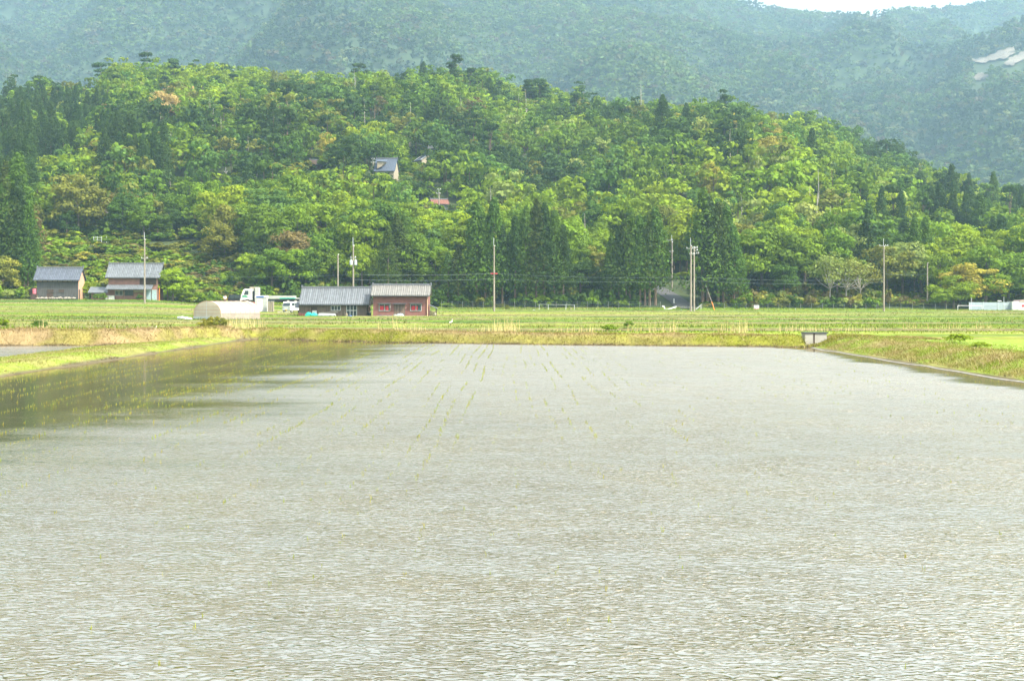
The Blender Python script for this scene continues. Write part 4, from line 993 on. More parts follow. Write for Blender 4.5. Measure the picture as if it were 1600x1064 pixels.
m_ = MB().box(-w2 - 1.5, -w2 - 0.02, 0.6, 2.6, -0.5, 1.5); m_.prismx([(0.3, 1.5), (2.8, 2.0), (2.8, 2.1), (0.3, 1.6)], -w2 - 1.7, -w2 - 0.02); m_.build('lean_to', M['wood_dark'], root)
px_ = empty('drum', P(53.5, 257, 459), 0, 'faded red drum against the left wall of the dark barn', 'drum'); 
MB().tube((0, 0, 0), (0, 0, 0.9), 0.33, n=14).build('body', M['pink'], px_); MB().tube((0, 0, 0.3), (0, 0, 0.36), 0.345, n=14).tube((0, 0, 0.6), (0, 0, 0.66), 0.345, n=14).build('hoop', M['pink'], px_)
MB().box(-0.5, 0.5, -0.4, 0.4, -1.2, -0.01).build('stand', M['wood_dark'], px_)
rub = MB(); 
for k in range(40):
    u = rnd.uniform(58, 118); Y = rnd.uniform(255.2, 257.2); x = PX(u, Y); rub.blob((x, Y, ZR(467.2, Y) + 0.12), rnd.uniform(.15, .42), .25, rnd.uniform(.1, .25), 6, 4, .3, k)
o = rub.build('rubble', M['stone']); tag(o, 'row of loose pale stones along the foot of the dark barn', 'rubble', kind='stuff')

# two-storey farmhouse
root, W, w2 = gable_house('farmhouse', 170, 246, 259, 469.5, 4.5, 6.55, 5.2, 0.55, M['pinkwall'], M['tile'], 'two-storey brown clad farmhouse with grey tiled roof and lower lean-to roof', 'farmhouse', rz=0.05, roofx=(0.45, 0.5), gable=M['pinkwall'])
MB().prismx([(-1.5, 1.95), (0.0, 2.75), (0.0, 2.87), (-1.5, 2.07)], -w2 - 0.2, w2 * 0.82).build('lower_roof', M['tile'], root)
window(root, w2 * 0.28, w2 * 0.92, 2.95, 4.1, M['wood_dark'], M['wood_dark'], 2)
window(root, -w2 * 0.72, -w2 * 0.42, 0.95, 1.7, M['glass'], M['offwhite'], 1); window(root, -w2 * 0.38, w2 * 0.0, 0.9, 1.85, M['glass'], M['wood_dark'], 1)
MB().box(w2 * 0.02, w2 * 0.52, -0.05, -0.003, 1.45, 1.85).build('plaster_panel', M['cream'], root)
window(root, w2 * 0.55, w2 * 0.95, 0.0, 1.9, M['blue_grey'], M['offwhite'], 1, name='sliding_door')
for x in (-w2 * 0.95, -w2 * 0.3, w2 * 0.5, w2 * 0.8): MB().box(x - 0.06, x + 0.06, -1.36, -1.24, -0.4, 1.98).build('post', M['wood_dark'], root)
m_ = MB().box(-w2 - 3.1, -w2 - 0.02, 0.1, 3.2, -0.5, 1.55); m_.build('annex_wall', M['pinkwall'], root)
MB().prismx([(-0.6, 1.35), (1.7, 2.35), (3.8, 1.5), (3.8, 1.6), (1.7, 2.47), (-0.6, 1.47)], -w2 - 3.6, -w2 + 0.1).build('annex_roof', M['tile'], root)
window(root, -w2 - 2.6, -w2 - 1.6, 0.7, 1.2, M['glass'], M['offwhite'], 1, y=0.1)
MB().box(-w2 - 0.4, -w2 + 1.2, -0.9, -0.3, -0.5, 0.9).build('entry_screen', M['offwhite'], root)
MB().tube((w2 + 0.35, -0.2, -0.3), (w2 + 0.35, -0.2, 2.2), 0.05).build('downpipe', M['orange'], root)
MB().tube((-w2 - 0.1, 1.5, 3.2), (-w2 - 0.1, 1.5, 6.0), 0.06, n=6).build('flue', M['metal'], root)
for u, Y, r in ((150, 256.5, 0.55), (160, 256, 0.6), (218, 256.5, 0.5)):
    place_shrub(u, Y, r * 2.1, r * 1.5, 'deep' if u > 200 else 'mid', {150: 'small clipped shrub before the farmhouse annex, left of two', 160: 'small clipped shrub before the farmhouse annex, right of two', 218: 'dark shrub by the blue sliding door of the farmhouse'}[u], 'shrubs before the farmhouse')

# wooden shed
root, W, w2 = gable_house('wooden_shed', 467, 573, 206, 495.5, 2.15, 4.1, 5.2, 0.55, M['wood_brown'], M['tile'], 'long brown board shed with grey tiled roof and white framed windows', 'shed', rz=0.0, roofx=(-0.1, 0.35), gable=M['wood_brown'])
window(root, -w2 + 5.05 - 0.7 + 0.35, -w2 + 6.1 - 0.5 + 0.4, 1.0, 1.62, M['glass'], M['white'], 2)
window(root, -w2 + 6.95, -w2 + 8.35, 0.1, 1.75, M['glass'], M['white'], 2, name='sliding_door')
MB().box(-w2 + 6.95, -w2 + 8.35, -0.075, -0.062, 0.92, 1.0).build('middle_rail', M['white'], root)
MB().box(-w2 + 1.75, -w2 + 2.6, -0.05, -0.003, 0.95, 1.45).build('opening', M['wood_dark'], root)
MB().box(-w2 + 1.95, -w2 + 2.6, -0.07, -0.052, 0.1, 0.95).build('door', M['white'], root)
MB().prismx([(0.6, 1.3), (2.6, 2.15), (2.6, 2.2), (0.6, 1.36)], -w2 - 0.7, -w2 - 0.03).build('side_roof', M['ridge'], root)
for k in range(2):
    tb = empty('net_pile', (PX(482 + 9 * k, 204.6), 204.6, ZR(495.4, 204.6)), 0, ['heap of teal plastic netting by the wooden shed, left of two', 'heap of teal plastic netting by the wooden shed, right of two'][k], 'netting', 'teal netting heaps')
    MB().blob((0, 0, 0.25), 0.5, 0.4, 0.4 - 0.05 * k, 10, 6, 0.22, k + 3).build('heap', M['teal'], tb)
    MB().box(-0.45, 0.45, -0.42, -0.38, -0.05, 0.28).build('folded_edge', M['teal'], tb)
bx = empty('crate_stack', (PX(471.5, 204.7), 204.7, ZR(495.4, 204.7)), 0, 'dull red stacked boxes at the left end of the wooden shed', 'boxes')
for a in range(3): MB().box(-0.5 + 0.34 * a, -0.19 + 0.34 * a, -0.3, 0.3, 0, 0.55 - 0.04 * a).build('box', mat('dull_red_box', (0.16, 0.05, 0.045), 0.8), bx)
bt = empty('upturned_boat', (PX(511, 204.3), 204.3, ZR(495.0, 204.3)), 0.03, 'low grey upturned boat hull lying before the wooden shed', 'boat')
MB().prism([(-1.35, 0.1), (1.35, 0.1), (1.15, 0.42), (-1.2, 0.45)], -0.4, 0.4).build('hull', M['metal'], bt, bevel=0.06); MB().prism([(-1.1, 0.5), (1.5, 0.62), (1.5, 0.68), (-1.1, 0.56)], -0.35, 0.3).build('board', M['offwhite'], bt)
MB().box(-1.0, -0.85, -0.3, 0.3, -0.1, 0.1).box(0.85, 1.0, -0.3, 0.3, -0.1, 0.1).box(-1.1, -1.0, -0.1, 0.0, 0.1, 0.54).box(1.3, 1.4, -0.1, 0.0, 0, 0.62).build('support', M['wood_dark'], bt)
bs = MB().blob((0, 0, 0.06), 0.42, 0.3, 0.13, 10, 5, .2, 9).build('tarpaulin', M['blue']); bs.location = (PX(547.5, 204.4), 204.4, ZR(495.0, 204.4)); tag(bs, 'small bright blue sheet lying at the shed sliding door', 'tarpaulin')
bk = MB().tube((0, 0, 0), (0, 0, 0.35), 0.16, 0.2, 12).tube((0, 0, 0.35), (0, 0, 0.6), 0.12, 0.02, 10).build('sack', M['cream']); bk.location = (PX(541.5, 205.4), 205.4, ZR(494.6, 205.4)); tag(bk, 'pale sack standing at the sliding door of the wooden shed', 'sack')
# things in the gap between the sheds
gp = empty('cabinet', (PX(577, 208), 208, ZR(494.6, 208)), 0, 'white machine cabinet in the gap between the wooden and red sheds', 'cabinet')
MB().box(-0.32, 0.3, 0, 0.6, 1.6, 2.6).build('body', M['white'], gp, bevel=0.05); MB().blob((0.05, -0.02, 2.75), 0.2, 0.2, 0.22, 10, 6, 0.02).build('hood', M['blue_grey'], gp); MB().box(-0.3, -0.22, 0.05, 0.13, 0, 1.6).box(0.2, 0.28, 0.05, 0.13, 0, 1.6).box(-0.3, 0.28, 0.1, 0.5, 0.0, 0.15).build('frame', M['black'], gp)
sk = MB().blob((0, 0, 0.3), 0.22, 0.2, 0.42, 9, 6, 0.1, 4).build('sack', M['clay']); sk.location = (PX(576.5, 207.4), 207.4, ZR(486.0, 207.4)); tag(sk, 'tan sack propped in the gap between the two sheds', 'sack')
MB().box(-0.35, 0.35, 0.0, 0.3, 0, 0.9)
bn = MB().box(-0.33, 0.33, -0.2, 0.25, -0.05, 0.58).build('bin', M['black'], bevel=0.04); bn.location = (PX(576.5, 207.4), 207.4, ZR(492.3, 207.4) - 0.25); tag(bn, 'dark bin under the tan sack between the two sheds', 'bin')

# red shed
root, W, w2 = gable_house('red_shed', 583, 669, 204, 495.5, 3.25, 4.45, 4.8, 0.5, M['brick'], M['tile_pale'], 'red clad shed with pale grey tiled roof and two red curtained windows', 'shed', rz=0.0, roofx=(0.28, 0.28))
window(root, -w2 + 0.9, -w2 + 2.4, 0.95, 1.8, M['glass'], M['offwhite'], 1, hood=True, lab='left window with red curtains')
MB().box(-w2 + 1.0, -w2 + 1.6, -0.012, -0.002, 0.95, 1.75)
wn_ = window(root, w2 - 2.5, w2 - 1.0, 0.95, 1.8, M['glass'], M['offwhite'], 1, hood=True, lab='right window with red curtains')
for x0, x1 in ((-w2 + 0.98, -w2 + 1.52), (-w2 + 1.75, -w2 + 2.2), (w2 - 2.4, w2 - 1.85), (w2 - 1.72, w2 - 1.5)): MB().box(x0, x1, -0.036, -0.031, 1.0, 1.6).build('curtain', M['curtain'], root)
MB().box(-0.95, 0.62, -0.04, -0.003, 0, 1.85).build('door', M['wood_brown'], root); MB().box(-0.2, -0.12, -0.055, -0.041, 0, 1.85).build('door_post', M['wood_dark'], root); MB().box(-1.1, 0.8, -0.5, -0.003, 1.9, 1.98).build('door_hood', M['ridge'], root)
MB().tube((w2 - 0.1, -0.12, 0), (w2 - 0.1, -0.12, 3.1), 0.07, n=8).build('downpipe', M['clay'], root)
MB().box(-w2 + 0.7, -w2 + 2.7, -0.12, -0.003, 0.0, 0.25).build('skirting_sheet', M['blue'], root)
tp = MB().blob((0, 0, 0.2), 0.62, 0.4, 0.32, 12, 6, .15, 21).build('tarpaulin', M['blue_grey']); tp.location = (PX(625.5, 202.8), 202.8, ZR(495.6, 202.8)); tag(tp, 'pale blue-grey tarpaulin heap at the red shed door', 'tarpaulin')
bu = MB().tube((0, 0, 0), (0, 0, 0.34), 0.15, 0.19, 12).tube((0, 0, 0.335), (0, 0, 0.36), 0.2, 0.2, 12).build('bucket', M['white']); bu.location = (PX(617, 202.8), 202.8, ZR(495.2, 202.8)); tag(bu, 'white bucket left of the blue-grey tarpaulin heap', 'bucket')
wp = empty('woodpile', (PX(675.5, 204.6), 204.6, ZR(494.0, 204.6)), 0, 'open lean-to with stacked wood at the right end of the red shed', 'woodpile')
MB().prism([(-0.5, 1.6), (0.75, 1.05), (0.75, 1.12), (-0.5, 1.68)], -0.6, 1.6).build('roof', M['ridge'], wp)
for x in (0.5,): MB().box(x, x + 0.07, -0.5, -0.43, -0.1, 1.15).build('post', M['wood_dark'], wp); MB().box(x, x + 0.07, 1.3, 1.37, -0.1, 1.15).build('post', M['wood_dark'], wp)
lg = MB()
for k in range(26): lg.tube((-0.35 + (k % 6) * 0.15, -0.4, 0.08 + (k // 6) * 0.15), (-0.35 + (k % 6) * 0.15, 0.9, 0.08 + (k // 6) * 0.15), 0.07, n=7)
lg.build('logs', M['wood_brown'], wp)
st = MB().blob((0, 0, 0.2), 0.25, 0.2, 0.26, 8, 5, .2, 5).build('sack', M['cream']); st.location = (PX(679.5, 203.6), 203.6, ZR(494.2, 203.6)); tag(st, 'cream sack outside the woodpile by the red shed', 'sack')

# storage units left of the wooden shed
su = empty('storage_unit', (PX(407.5, 224), 224, ZR(488.5, 224)), 0, 'tall off-white storage unit between the greenhouse and the shed', 'storage unit')
MB().box(-0.95, 0.95, 0, 1.2, 0, 2.35).build('body', M['offwhite'], su, bevel=0.03); MB().prism([(-0.98, 2.35), (0.98, 2.35), (0.98, 2.7), (-0.85, 2.7)], -0.05, 1.25).build('roof', M['white'], su); MB().box(-0.72, 0.5, -0.07, -0.052, 2.4, 2.6).build('blue_panel', M['blue'], su)
MB().box(-0.6, 0.25, -0.03, -0.003, 0.1, 2.1).build('door', M['white'], su); MB().box(-0.5, 0.1, -0.045, -0.032, 1.75, 2.0).build('vent', M['offwhite'], su); MB().box(0.62, 0.68, -0.03, -0.003, 0.05, 2.2).build('seam', M['metal'], su)
for k, u in enumerate((420.5, 425.5)):
    lk = empty('locker', (PX(u, 223), 223, ZR(488.6, 223)), 0, ['narrow cream locker right of the tall storage unit, nearer to it', 'narrow cream locker right of the tall storage unit, farther from it'][k], 'locker', 'narrow lockers')
    MB().box(-0.2, 0.2, 0, 0.5, 0.05, 1.75).build('body', M['cream'], lk, bevel=0.02); MB().box(-0.24, 0.24, -0.03, 0.53, 1.76, 1.92).build('cap', M['ridge'], lk); MB().box(-0.03, 0.03, -0.02, -0.003, 0.2, 1.6).build('handle_strip', M['dark_metal'], lk)
for k in range(2):
    lg2 = MB().tube((-1.3 + k * .3, 0, 0.1 + .2 * k), (0.9, 0.3, 0.12 + .16 * k), 0.12, 0.1, 8).build('log', M['stone']); lg2.location = (PX(440 + 4 * k, 215), 215, ZR(491.5, 215)); tag(lg2, ['pale log on the ground left of the wooden shed, lower of two', 'pale log on the ground left of the wooden shed, upper of two'][k], 'log', 'logs by the wooden shed')
br = MB()
for k in range(9): br.box(-1.0 + 0.23 * k, -0.8 + 0.23 * k, rnd.uniform(-.2, 0), 0.2, 0, rnd.uniform(.1, .28))
o = br.build('brick_pile', mat('old_brick', (0.34, 0.16, 0.11), .9)); o.location = (PX(422, 215), 215, ZR(492, 215)); tag(o, 'low pile of old bricks before the narrow lockers', 'bricks')

# ------------------------------------------------------------------ greenhouse tunnel
a_ = math.radians(45); gh = empty('greenhouse', (PX(324, 165), 165, ZR(500.5, 165)), -math.radians(44), 'white plastic tunnel greenhouse with rounded roof beside the fields', 'greenhouse')
w_g, h_g, L_g = 2.75, 2.2, 5.4
prof = [(-w_g, 0), (-w_g, 0.85)] + [(-w_g * math.cos(t), 0.85 + (h_g - 0.85) * math.sin(t)) for t in [math.pi * k / 16 for k in range(1, 16)]] + [(w_g, 0.85), (w_g, 0)]
mb = MB(); n_ = len(prof)
for y in np.linspace(0, L_g, 15): mb.v += [(x, float(y), z + 0.03 * math.sin(y * 5)) for x, z in prof]
for j in range(14):
    for i in range(n_ - 1): mb.f.append((j * n_ + i, j * n_ + i + 1, (j + 1) * n_ + i + 1, (j + 1) * n_ + i))
cv = mb.build('cover', M['film'], gh, smooth=True); cv['label'] = 'white plastic film'
for y, nm in ((0.0, 'front_sheet'), (L_g, 'rear_sheet')):
    e = MB(); e.v = [(x * 0.995, y, z) for x, z in prof]; e.f = [tuple(range(n_))]; e.build(nm, M['film'], gh)
for y in np.linspace(0, L_g, 9):
    MB().path([(x * 1.006, float(y) - 0.01, z * 1.006) for x, z in prof], 0.035, 5).build('hoop', M['clay'], gh)
for z in (0.35, 0.8, 1.2, 1.6): 
    xw = w_g * 0.98 if z < .85 else w_g * math.cos(math.asin(min(1, (z - .85) / 1.4)))
    MB().tube((-xw, -0.03, z), (xw, -0.03, z), 0.02, n=5).build('rail', M['clay'], gh)
MB().tube((-0.1, -0.035, 0), (-0.1, -0.035, 2.2), 0.03, n=5).build('door_post', M['white'], gh)
MB().box(-w_g, w_g * 0.8, -0.10, -0.06, 0.0, 0.42).build('base_sheet', M['white'], gh)
MB().box(w_g + 0.02, w_g + 0.05, 0, L_g, 0.0, 0.85).build('side_curtain', mat('grey_film', (0.26, 0.22, 0.18), .7, var=.2), gh)
for k in range(3):
    bg_ = MB().blob((0, 0, 0.15), 0.55 - .1 * k, 0.35, 0.26 - .05 * k, 10, 6, .25, 50 + k).build('plastic_bag', M['white']); bg_.location = (PX(284 + 6 * k, 164), 164, ZR(500 + .3 * k, 164)); bg_.rotation_euler = (0, 0.1, k)
    tag(bg_, ['crumpled white plastic heap left of the greenhouse, farthest from it', 'crumpled white plastic heap left of the greenhouse, middle of three', 'crumpled white plastic heap left of the greenhouse, touching it'][k], 'plastic bag', 'white plastic heaps')

# ------------------------------------------------------------------ vehicles
def wheel(root, x, y, r, wd=0.25, z=None):
    z = r if z is None else z
    w_ = MB().tube((x, y - wd / 2, z), (x, y + wd / 2, z), r, n=18).build('wheel', M['tyre'], root)
    MB().tube((x, y - wd / 2 - 0.015, z), (x, y - wd / 2 + 0.02, z), r * 0.55, n=14).build('rim', M['rim'], w_)
tk = empty('flatbed_truck', (PX(378, 250), 250, ZR(475.5, 250)), 0, 'white flatbed truck with folded crane facing left behind the greenhouse', 'truck')
cab = [(0.0, 0.75), (0.0, 1.45), (0.42, 2.55), (0.65, 2.68), (1.95, 2.68), (2.0, 0.75)]
MB().prism(cab, -1.05, 1.05).build('cab', M['white'], tk, bevel=0.05)
w1 = MB().prism([(0.52, 1.65), (0.75, 2.38), (1.35, 2.38), (1.35, 1.65)], -1.075, -1.055).build('window', M['glass'], tk)
MB().prism([(1.45, 1.65), (1.45, 2.38), (1.8, 2.38), (1.8, 1.65)], -1.07, -1.052).build('rear_quarter', M['offwhite'], tk)
MB().prism([(0.15, 1.25), (0.3, 1.55), (0.95, 1.55), (1.25, 1.35), (1.2, 1.2)], -1.07, -1.053).build('stripe', M['green_paint'], tk)
MB().prism([(-0.012, 1.52), (0.40, 2.5), (0.42, 2.5), (0.01, 1.5)], -0.95, 0.95).build('windscreen', M['glass'], tk)
MB().box(-0.12, 0.1, -1.08, 1.08, 0.45, 0.8).build('bumper', M['white'], tk); MB().box(-0.13, -0.02, -1.0, -0.75, 0.85, 1.05).build('headlight', M['offwhite'], tk); MB().box(-0.13, -0.02, 0.75, 1.0, 0.85, 1.05).build('headlight', M['offwhite'], tk)
MB().box(-0.2, -0.1, -1.25, -1.1, 1.5, 1.9).build('mirror', M['black'], tk)
MB().box(0.2, 11.6, -0.45, 0.45, 0.55, 0.9).build('chassis', M['dark_metal'], tk)
cr_ = MB().box(2.45, 3.05, -0.9, 0.9, 1.0, 2.95).build('crane', M['offwhite'], tk)
for k in range(3): MB().box(2.42, 3.08, -0.93, 0.93, 1.5 + 0.45 * k, 1.56 + 0.45 * k).build('crane_band', M['metal'], cr_)
MB().box(2.0, 2.42, -0.95, 0.95, 0.9, 2.3).build('gap_frame', M['black'], tk); MB().box(1.4, 3.0, -0.3, 0.3, 2.75, 3.05).build('boom', M['cream'], cr_)
MB().prism([(3.1, 1.1), (3.2, 1.5), (4.0, 1.4), (4.4, 1.1)], -1.0, -0.8).build('outrigger', M['green_paint'], tk)
MB().box(3.15, 11.8, -1.1, 1.1, 0.95, 1.15).build('bed', M['offwhite'], tk); MB().box(3.9, 9.4, -1.12, -1.06, 1.15, 1.5).build('side_board', M['offwhite'], tk); MB().box(3.9, 9.4, 1.06, 1.12, 1.15, 1.5).build('side_board', M['offwhite'], tk)
MB().box(6.8, 9.6, -1.14, -1.121, 0.97, 1.12).build('tool_locker', M['teal'], tk)
MB().box(2.3, 3.9, -1.0, -0.6, 0.35, 0.8).build('fuel_tank', M['black'], tk)
for x in (1.15, 8.3, 9.6): wheel(tk, x, -0.95, 0.46); wheel(tk, x, 0.95, 0.46)
rb = MB().box(-0.5, 0.35, -0.3, 0.3, 0, 0.48).build('crate', M['red'], bevel=0.03); rb.location = (PX(395.5, 226), 226, ZR(477, 226)); 
rs = None; tag(rb, 'red crate showing between the greenhouse and the storage unit', 'crate')
tb = MB().box(-0.6, 0.45, -0.35, 0.35, 0, 1.25).build('bench', M['wood_dark']); tb.location = (PX(395.5, 226), 226, ZR(477, 226) - 1.255); tag(tb, 'dark wooden stand under the red crate', 'stand')

kv = empty('kei_van', (PX(456, 222), 222, ZR(489, 222)), math.radians(68), 'small white van parked at the left end of the wooden shed', 'van')
MB().prism([(-1.65, 0.4), (-1.65, 1.05), (-1.45, 1.62), (-1.3, 1.75), (1.65, 1.75), (1.68, 0.4)], -0.72, 0.72).build('body', M['white'], kv, bevel=0.06)
MB().prism([(-1.665, 1.08), (-1.475, 1.58), (-1.46, 1.58), (-1.64, 1.08)], -0.62, 0.62).build('windscreen', M['glass'], kv)
for sy in (-1, 1):
    MB().prism([(-1.3, 1.1), (-1.2, 1.55), (-0.4, 1.55), (-0.4, 1.1)], *sorted((sy * 0.725, sy * 0.735))).build('side_window', M['glass'], kv); MB().prism([(-0.3, 1.1), (-0.3, 1.55), (1.5, 1.55), (1.5, 1.1)], *sorted((sy * 0.725, sy * 0.735))).build('side_window', M['glass'], kv)
    MB().box(-1.69, -1.64, *sorted((sy * 0.4, sy * 0.66)), 0.75, 0.92).build('headlight', M['offwhite'], kv)
    for x in (-1.15, 1.15): wheel(kv, x, sy * 0.64, 0.28, 0.16)
MB().box(-1.7, -1.6, -0.7, 0.7, 0.36, 0.55).build('bumper', M['offwhite'], kv); MB().box(-1.715, -1.70, -0.17, 0.17, 0.42, 0.54).build('number_plate', M['yellow'], kv)

dc = empty('dark_car', (PX(371, 254), 254, ZR(475.5, 254)), 0, 'black car parked just left of the truck cab', 'car')
MB().prism([(-1.55, 0.35), (-1.58, 1.0), (-1.4, 1.65), (-1.2, 1.72), (0.4, 1.70), (0.95, 1.15), (1.75, 1.0), (1.85, 0.35)], -0.75, 0.75).build('body', M['black'], dc, bevel=0.06)
MB().prism([(-1.3, 1.1), (-1.2, 1.58), (-0.45, 1.58), (-0.45, 1.1)], -0.765, -0.755).build('side_window', M['glass'], dc); MB().prism([(-0.35, 1.1), (-0.35, 1.58), (0.3, 1.56), (0.75, 1.1)], -0.765, -0.755).build('side_window', M['glass'], dc)
for x in (-1.0, 1.15): wheel(dc, x, -0.66, 0.29, 0.16); wheel(dc, x, 0.66, 0.29, 0.16)
MB().box(-1.6, -1.56, -0.72, -0.55, 0.8, 1.1).build('tail_light', M['red'], dc)

# person by the black car
pr = empty('person', (PX(351.5, 252.5), 252.5, ZR(475.8, 252.5)), 0.3, 'person with black hair and pale blue shirt standing behind the black car', 'person')
def skin_body(name, verts, edges, radii, m, parent, rootv=0):
    me = bpy.data.meshes.new(name); me.from_pydata(verts, edges, []); o = link(name, me, parent, m)
    md = o.modifiers.new('skin', 'SKIN'); md.use_smooth_shade = True
    for i, r in enumerate(radii): me.skin_vertices[0].data[i].radius = r if isinstance(r, tuple) else (r, r)
    me.skin_vertices[0].data[rootv].use_root = True
    ss = o.modifiers.new('sub', 'SUBSURF'); ss.levels = 1; ss.render_levels = 2
    return o
def make_person_mesh():
    V = [(0, 0, 0.92), (0, 0, 1.15), (0.02, -0.04, 1.38), (0.03, -0.07, 1.50), (0.04, -0.09, 1.60), (0.04, -0.10, 1.70),
         (-0.20, -0.03, 1.38), (-0.27, -0.10, 1.12), (-0.20, -0.28, 0.98), (-0.18, -0.35, 0.95),
         (0.22, -0.03, 1.38), (0.29, -0.08, 1.12), (0.25, -0.24, 0.93), (0.24, -0.31, 0.89),
         (-0.10, 0, 0.86), (-0.12, -0.03, 0.48), (-0.13, 0.03, 0.09), (-0.13, -0.12, 0.04), (0.10, 0, 0.86), (0.12, -0.02, 0.48), (0.13, 0.04, 0.09), (0.13, -0.11, 0.04)]
    E = [(0, 1), (1, 2), (2, 3), (3, 4), (4, 5), (2, 6), (6, 7), (7, 8), (8, 9), (2, 10), (10, 11), (11, 12), (12, 13), (0, 14), (14, 15), (15, 16), (16, 17), (0, 18), (18, 19), (19, 20), (20, 21)]
    Rr = [0.15, 0.14, 0.15, 0.055, 0.085, 0.085, 0.065, 0.048, 0.036, 0.04, 0.065, 0.048, 0.036, 0.04, 0.09, 0.06, 0.045, 0.04, 0.09, 0.06, 0.045, 0.04]
    return V, E, Rr
V, E, Rr = make_person_mesh(); skin_body('body', V, E, Rr, M['skin'], pr)
for sx_ in (-1, 1):
    hv = (-0.18, -0.35, 0.95) if sx_ < 0 else (0.24, -0.31, 0.89)
    for f_ in range(4):
        skin_body('finger', [hv, (hv[0] + 0.02 * (f_ - 1.5), hv[1] - 0.05, hv[2] - 0.03), (hv[0] + 0.022 * (f_ - 1.5), hv[1] - 0.07, hv[2] - 0.065)], [(0, 1), (1, 2)], [0.012, 0.009, 0.008], M['skin'], pr)
    skin_body('thumb', [hv, (hv[0] - sx_ * 0.045, hv[1] - 0.02, hv[2] - 0.01), (hv[0] - sx_ * 0.05, hv[1] - 0.05, hv[2] - 0.03)], [(0, 1), (1, 2)], [0.014, 0.01, 0.009], M['skin'], pr)
skin_body('shirt', [(0, 0, 0.95), (0, 0, 1.15), (0.02, -0.04, 1.40), (-0.20, -0.03, 1.39), (-0.27, -0.10, 1.15), (0.22, -0.03, 1.39), (0.29, -0.08, 1.15)], [(0, 1), (1, 2), (2, 3), (3, 4), (2, 5), (5, 6)], [0.185, 0.17, 0.17, 0.085, 0.07, 0.085, 0.07], M['shirt'], pr)
skin_body('trousers', [(0, 0, 0.95), (-0.10, 0, 0.84), (-0.12, -0.03, 0.48), (-0.13, 0.03, 0.13), (0.10, 0, 0.84), (0.12, -0.02, 0.48), (0.13, 0.04, 0.13)], [(0, 1), (1, 2), (2, 3), (0, 4), (4, 5), (5, 6)], [0.18, 0.115, 0.085, 0.07, 0.115, 0.085, 0.07], M['trousers'], pr)
MB().blob((0.04, -0.075, 1.68), 0.105, 0.115, 0.115, 12, 8, 0.03).build('hair', M['hair'], pr, smooth=True)
MB().blob((0.005, -0.195, 1.655), 0.012, 0.008, 0.008, 6, 4, 0).build('eye', M['black'], pr); MB().blob((0.075, -0.195, 1.655), 0.012, 0.008, 0.008, 6, 4, 0).build('eye', M['black'], pr); MB().blob((0.04, -0.2, 1.62), 0.012, 0.018, 0.016, 6, 4, 0).build('nose', M['skin'], pr)

# ------------------------------------------------------------------ utility poles and wires
def pole(u, Y, row_top, row_base, label, r=0.17, arms=(), trans=False, tip=0.0, mast=True, grp='utility poles', r1=None):
    zb = ZR(row_base, Y); zt = ZR(row_top, Y); H = zt - zb
    root = empty('utility_pole', (PX(u, Y), Y, zb), 0, label, 'utility pole', grp)
    hb = H - (1.3 if mast else 0)
    MB().tube((0, 0, -1), (0, 0, hb), r, r1 or r * 0.72, 12).build('shaft', M['pole'], root)
    if mast: MB().tube((-0.05, 0, hb - 0.3), (-0.05, 0, H), 0.045, n=6).build('ground_wire_mast', M['metal'], root)
    for (dz, x0, x1) in arms:
        a_ = MB().box(x0, x1, -0.06, 0.06, H + dz - 0.06, H + dz + 0.06).build('crossarm', M['fence_post'], root)
        for x in (x0 + 0.08, x1 - 0.08, (x0 + x1) / 2 + 0.3):
            MB().tube((x, 0, H + dz + 0.06), (x, 0, H + dz + 0.26), 0.05, 0.03, 8).build('insulator', M['white'], a_)
    if trans:
        for x in (-0.33, 0.36):
            t_ = MB().tube((x, -0.1, H + trans), (x, -0.1, H + trans + 0.75), 0.24, n=12).build('transformer', M['metal'], root); MB().tube((x, -0.1, H + trans + 0.75), (x, -0.1, H + trans + 0.9), 0.06, n=6).build('bushing', M['white'], t_)
    MB().tube((0.1, -0.02, hb - 0.05), (0.1, -0.02, hb + 0.1), 0.08, n=8).build('cap_insulator', M['white'], root)
    return root
PY = 236
pole(226, 250, 363, 478, 'tall utility pole standing before the farmhouse', 0.16, [(-4.6, -0.6, 0.6)], r1=.11)
pole(528, 216, 398, 492, 'short plain pole behind the wooden shed, left of two', 0.13, mast=False)
pole(552, 222, 371, 489, 'taller pole with two transformers behind the wooden shed', 0.15, [(-3.2, -0.45, 0.45)], trans=-4.3, r1=.11)
pole(772, 237, 372, 487, 'lone slender concrete pole right of the red shed', 0.17, r1=0.10)
pole(1079.5, 236, 372, 489, 'tall concrete pole with crossarm beside the lane, left of the pair', 0.18, [(-1.75, -0.75, 0.75), (-2.7, -0.25, 0.6)], r1=.12)
pole(1084.5, 239, 386, 483, 'shorter twin pole with double crossarms beside the lane', 0.16, [(-0.15, -0.25, 0.6), (-1.1, -0.5, 0.85), (-0.6, 0.0, 0.55)], mast=False, r1=.12)
pole(1050, 287, 368, 445, 'grey pole among the trees at the top of the lane', 0.16, [(-1.0, -1.1, 0.2), (-3.3, -0.5, 0.3)], mast=True, r1=.11)
pole(1381, 238, 373, 490, 'slender crossarm pole in the right field before the trees', 0.16, [(-1.2, -0.75, 0.75)], r1=.10)
pole(1449, 268, 411, 462, 'small dark pole at the edge of the right wood', 0.14, mast=False)
def hill_pole(u, rt, rb, label, arms):
    Y = hill_hit(u, rb + 6) or 450
    pole(u, Y, rt, rb + 6, label, 0.17, arms, mast=True, r1=.13)
hill_pole(583, 246, 270, 'pole with crossarm at the left end of the blue-roofed house', [(-0.5, -0.5, 0.5), (-1.4, -0.6, 0.9)])
hill_pole(686, 294, 326, 'crossarm pole above the red-brown roof on the slope', [(-0.4, -0.4, 0.5), (-1.4, -0.8, 0.5)])
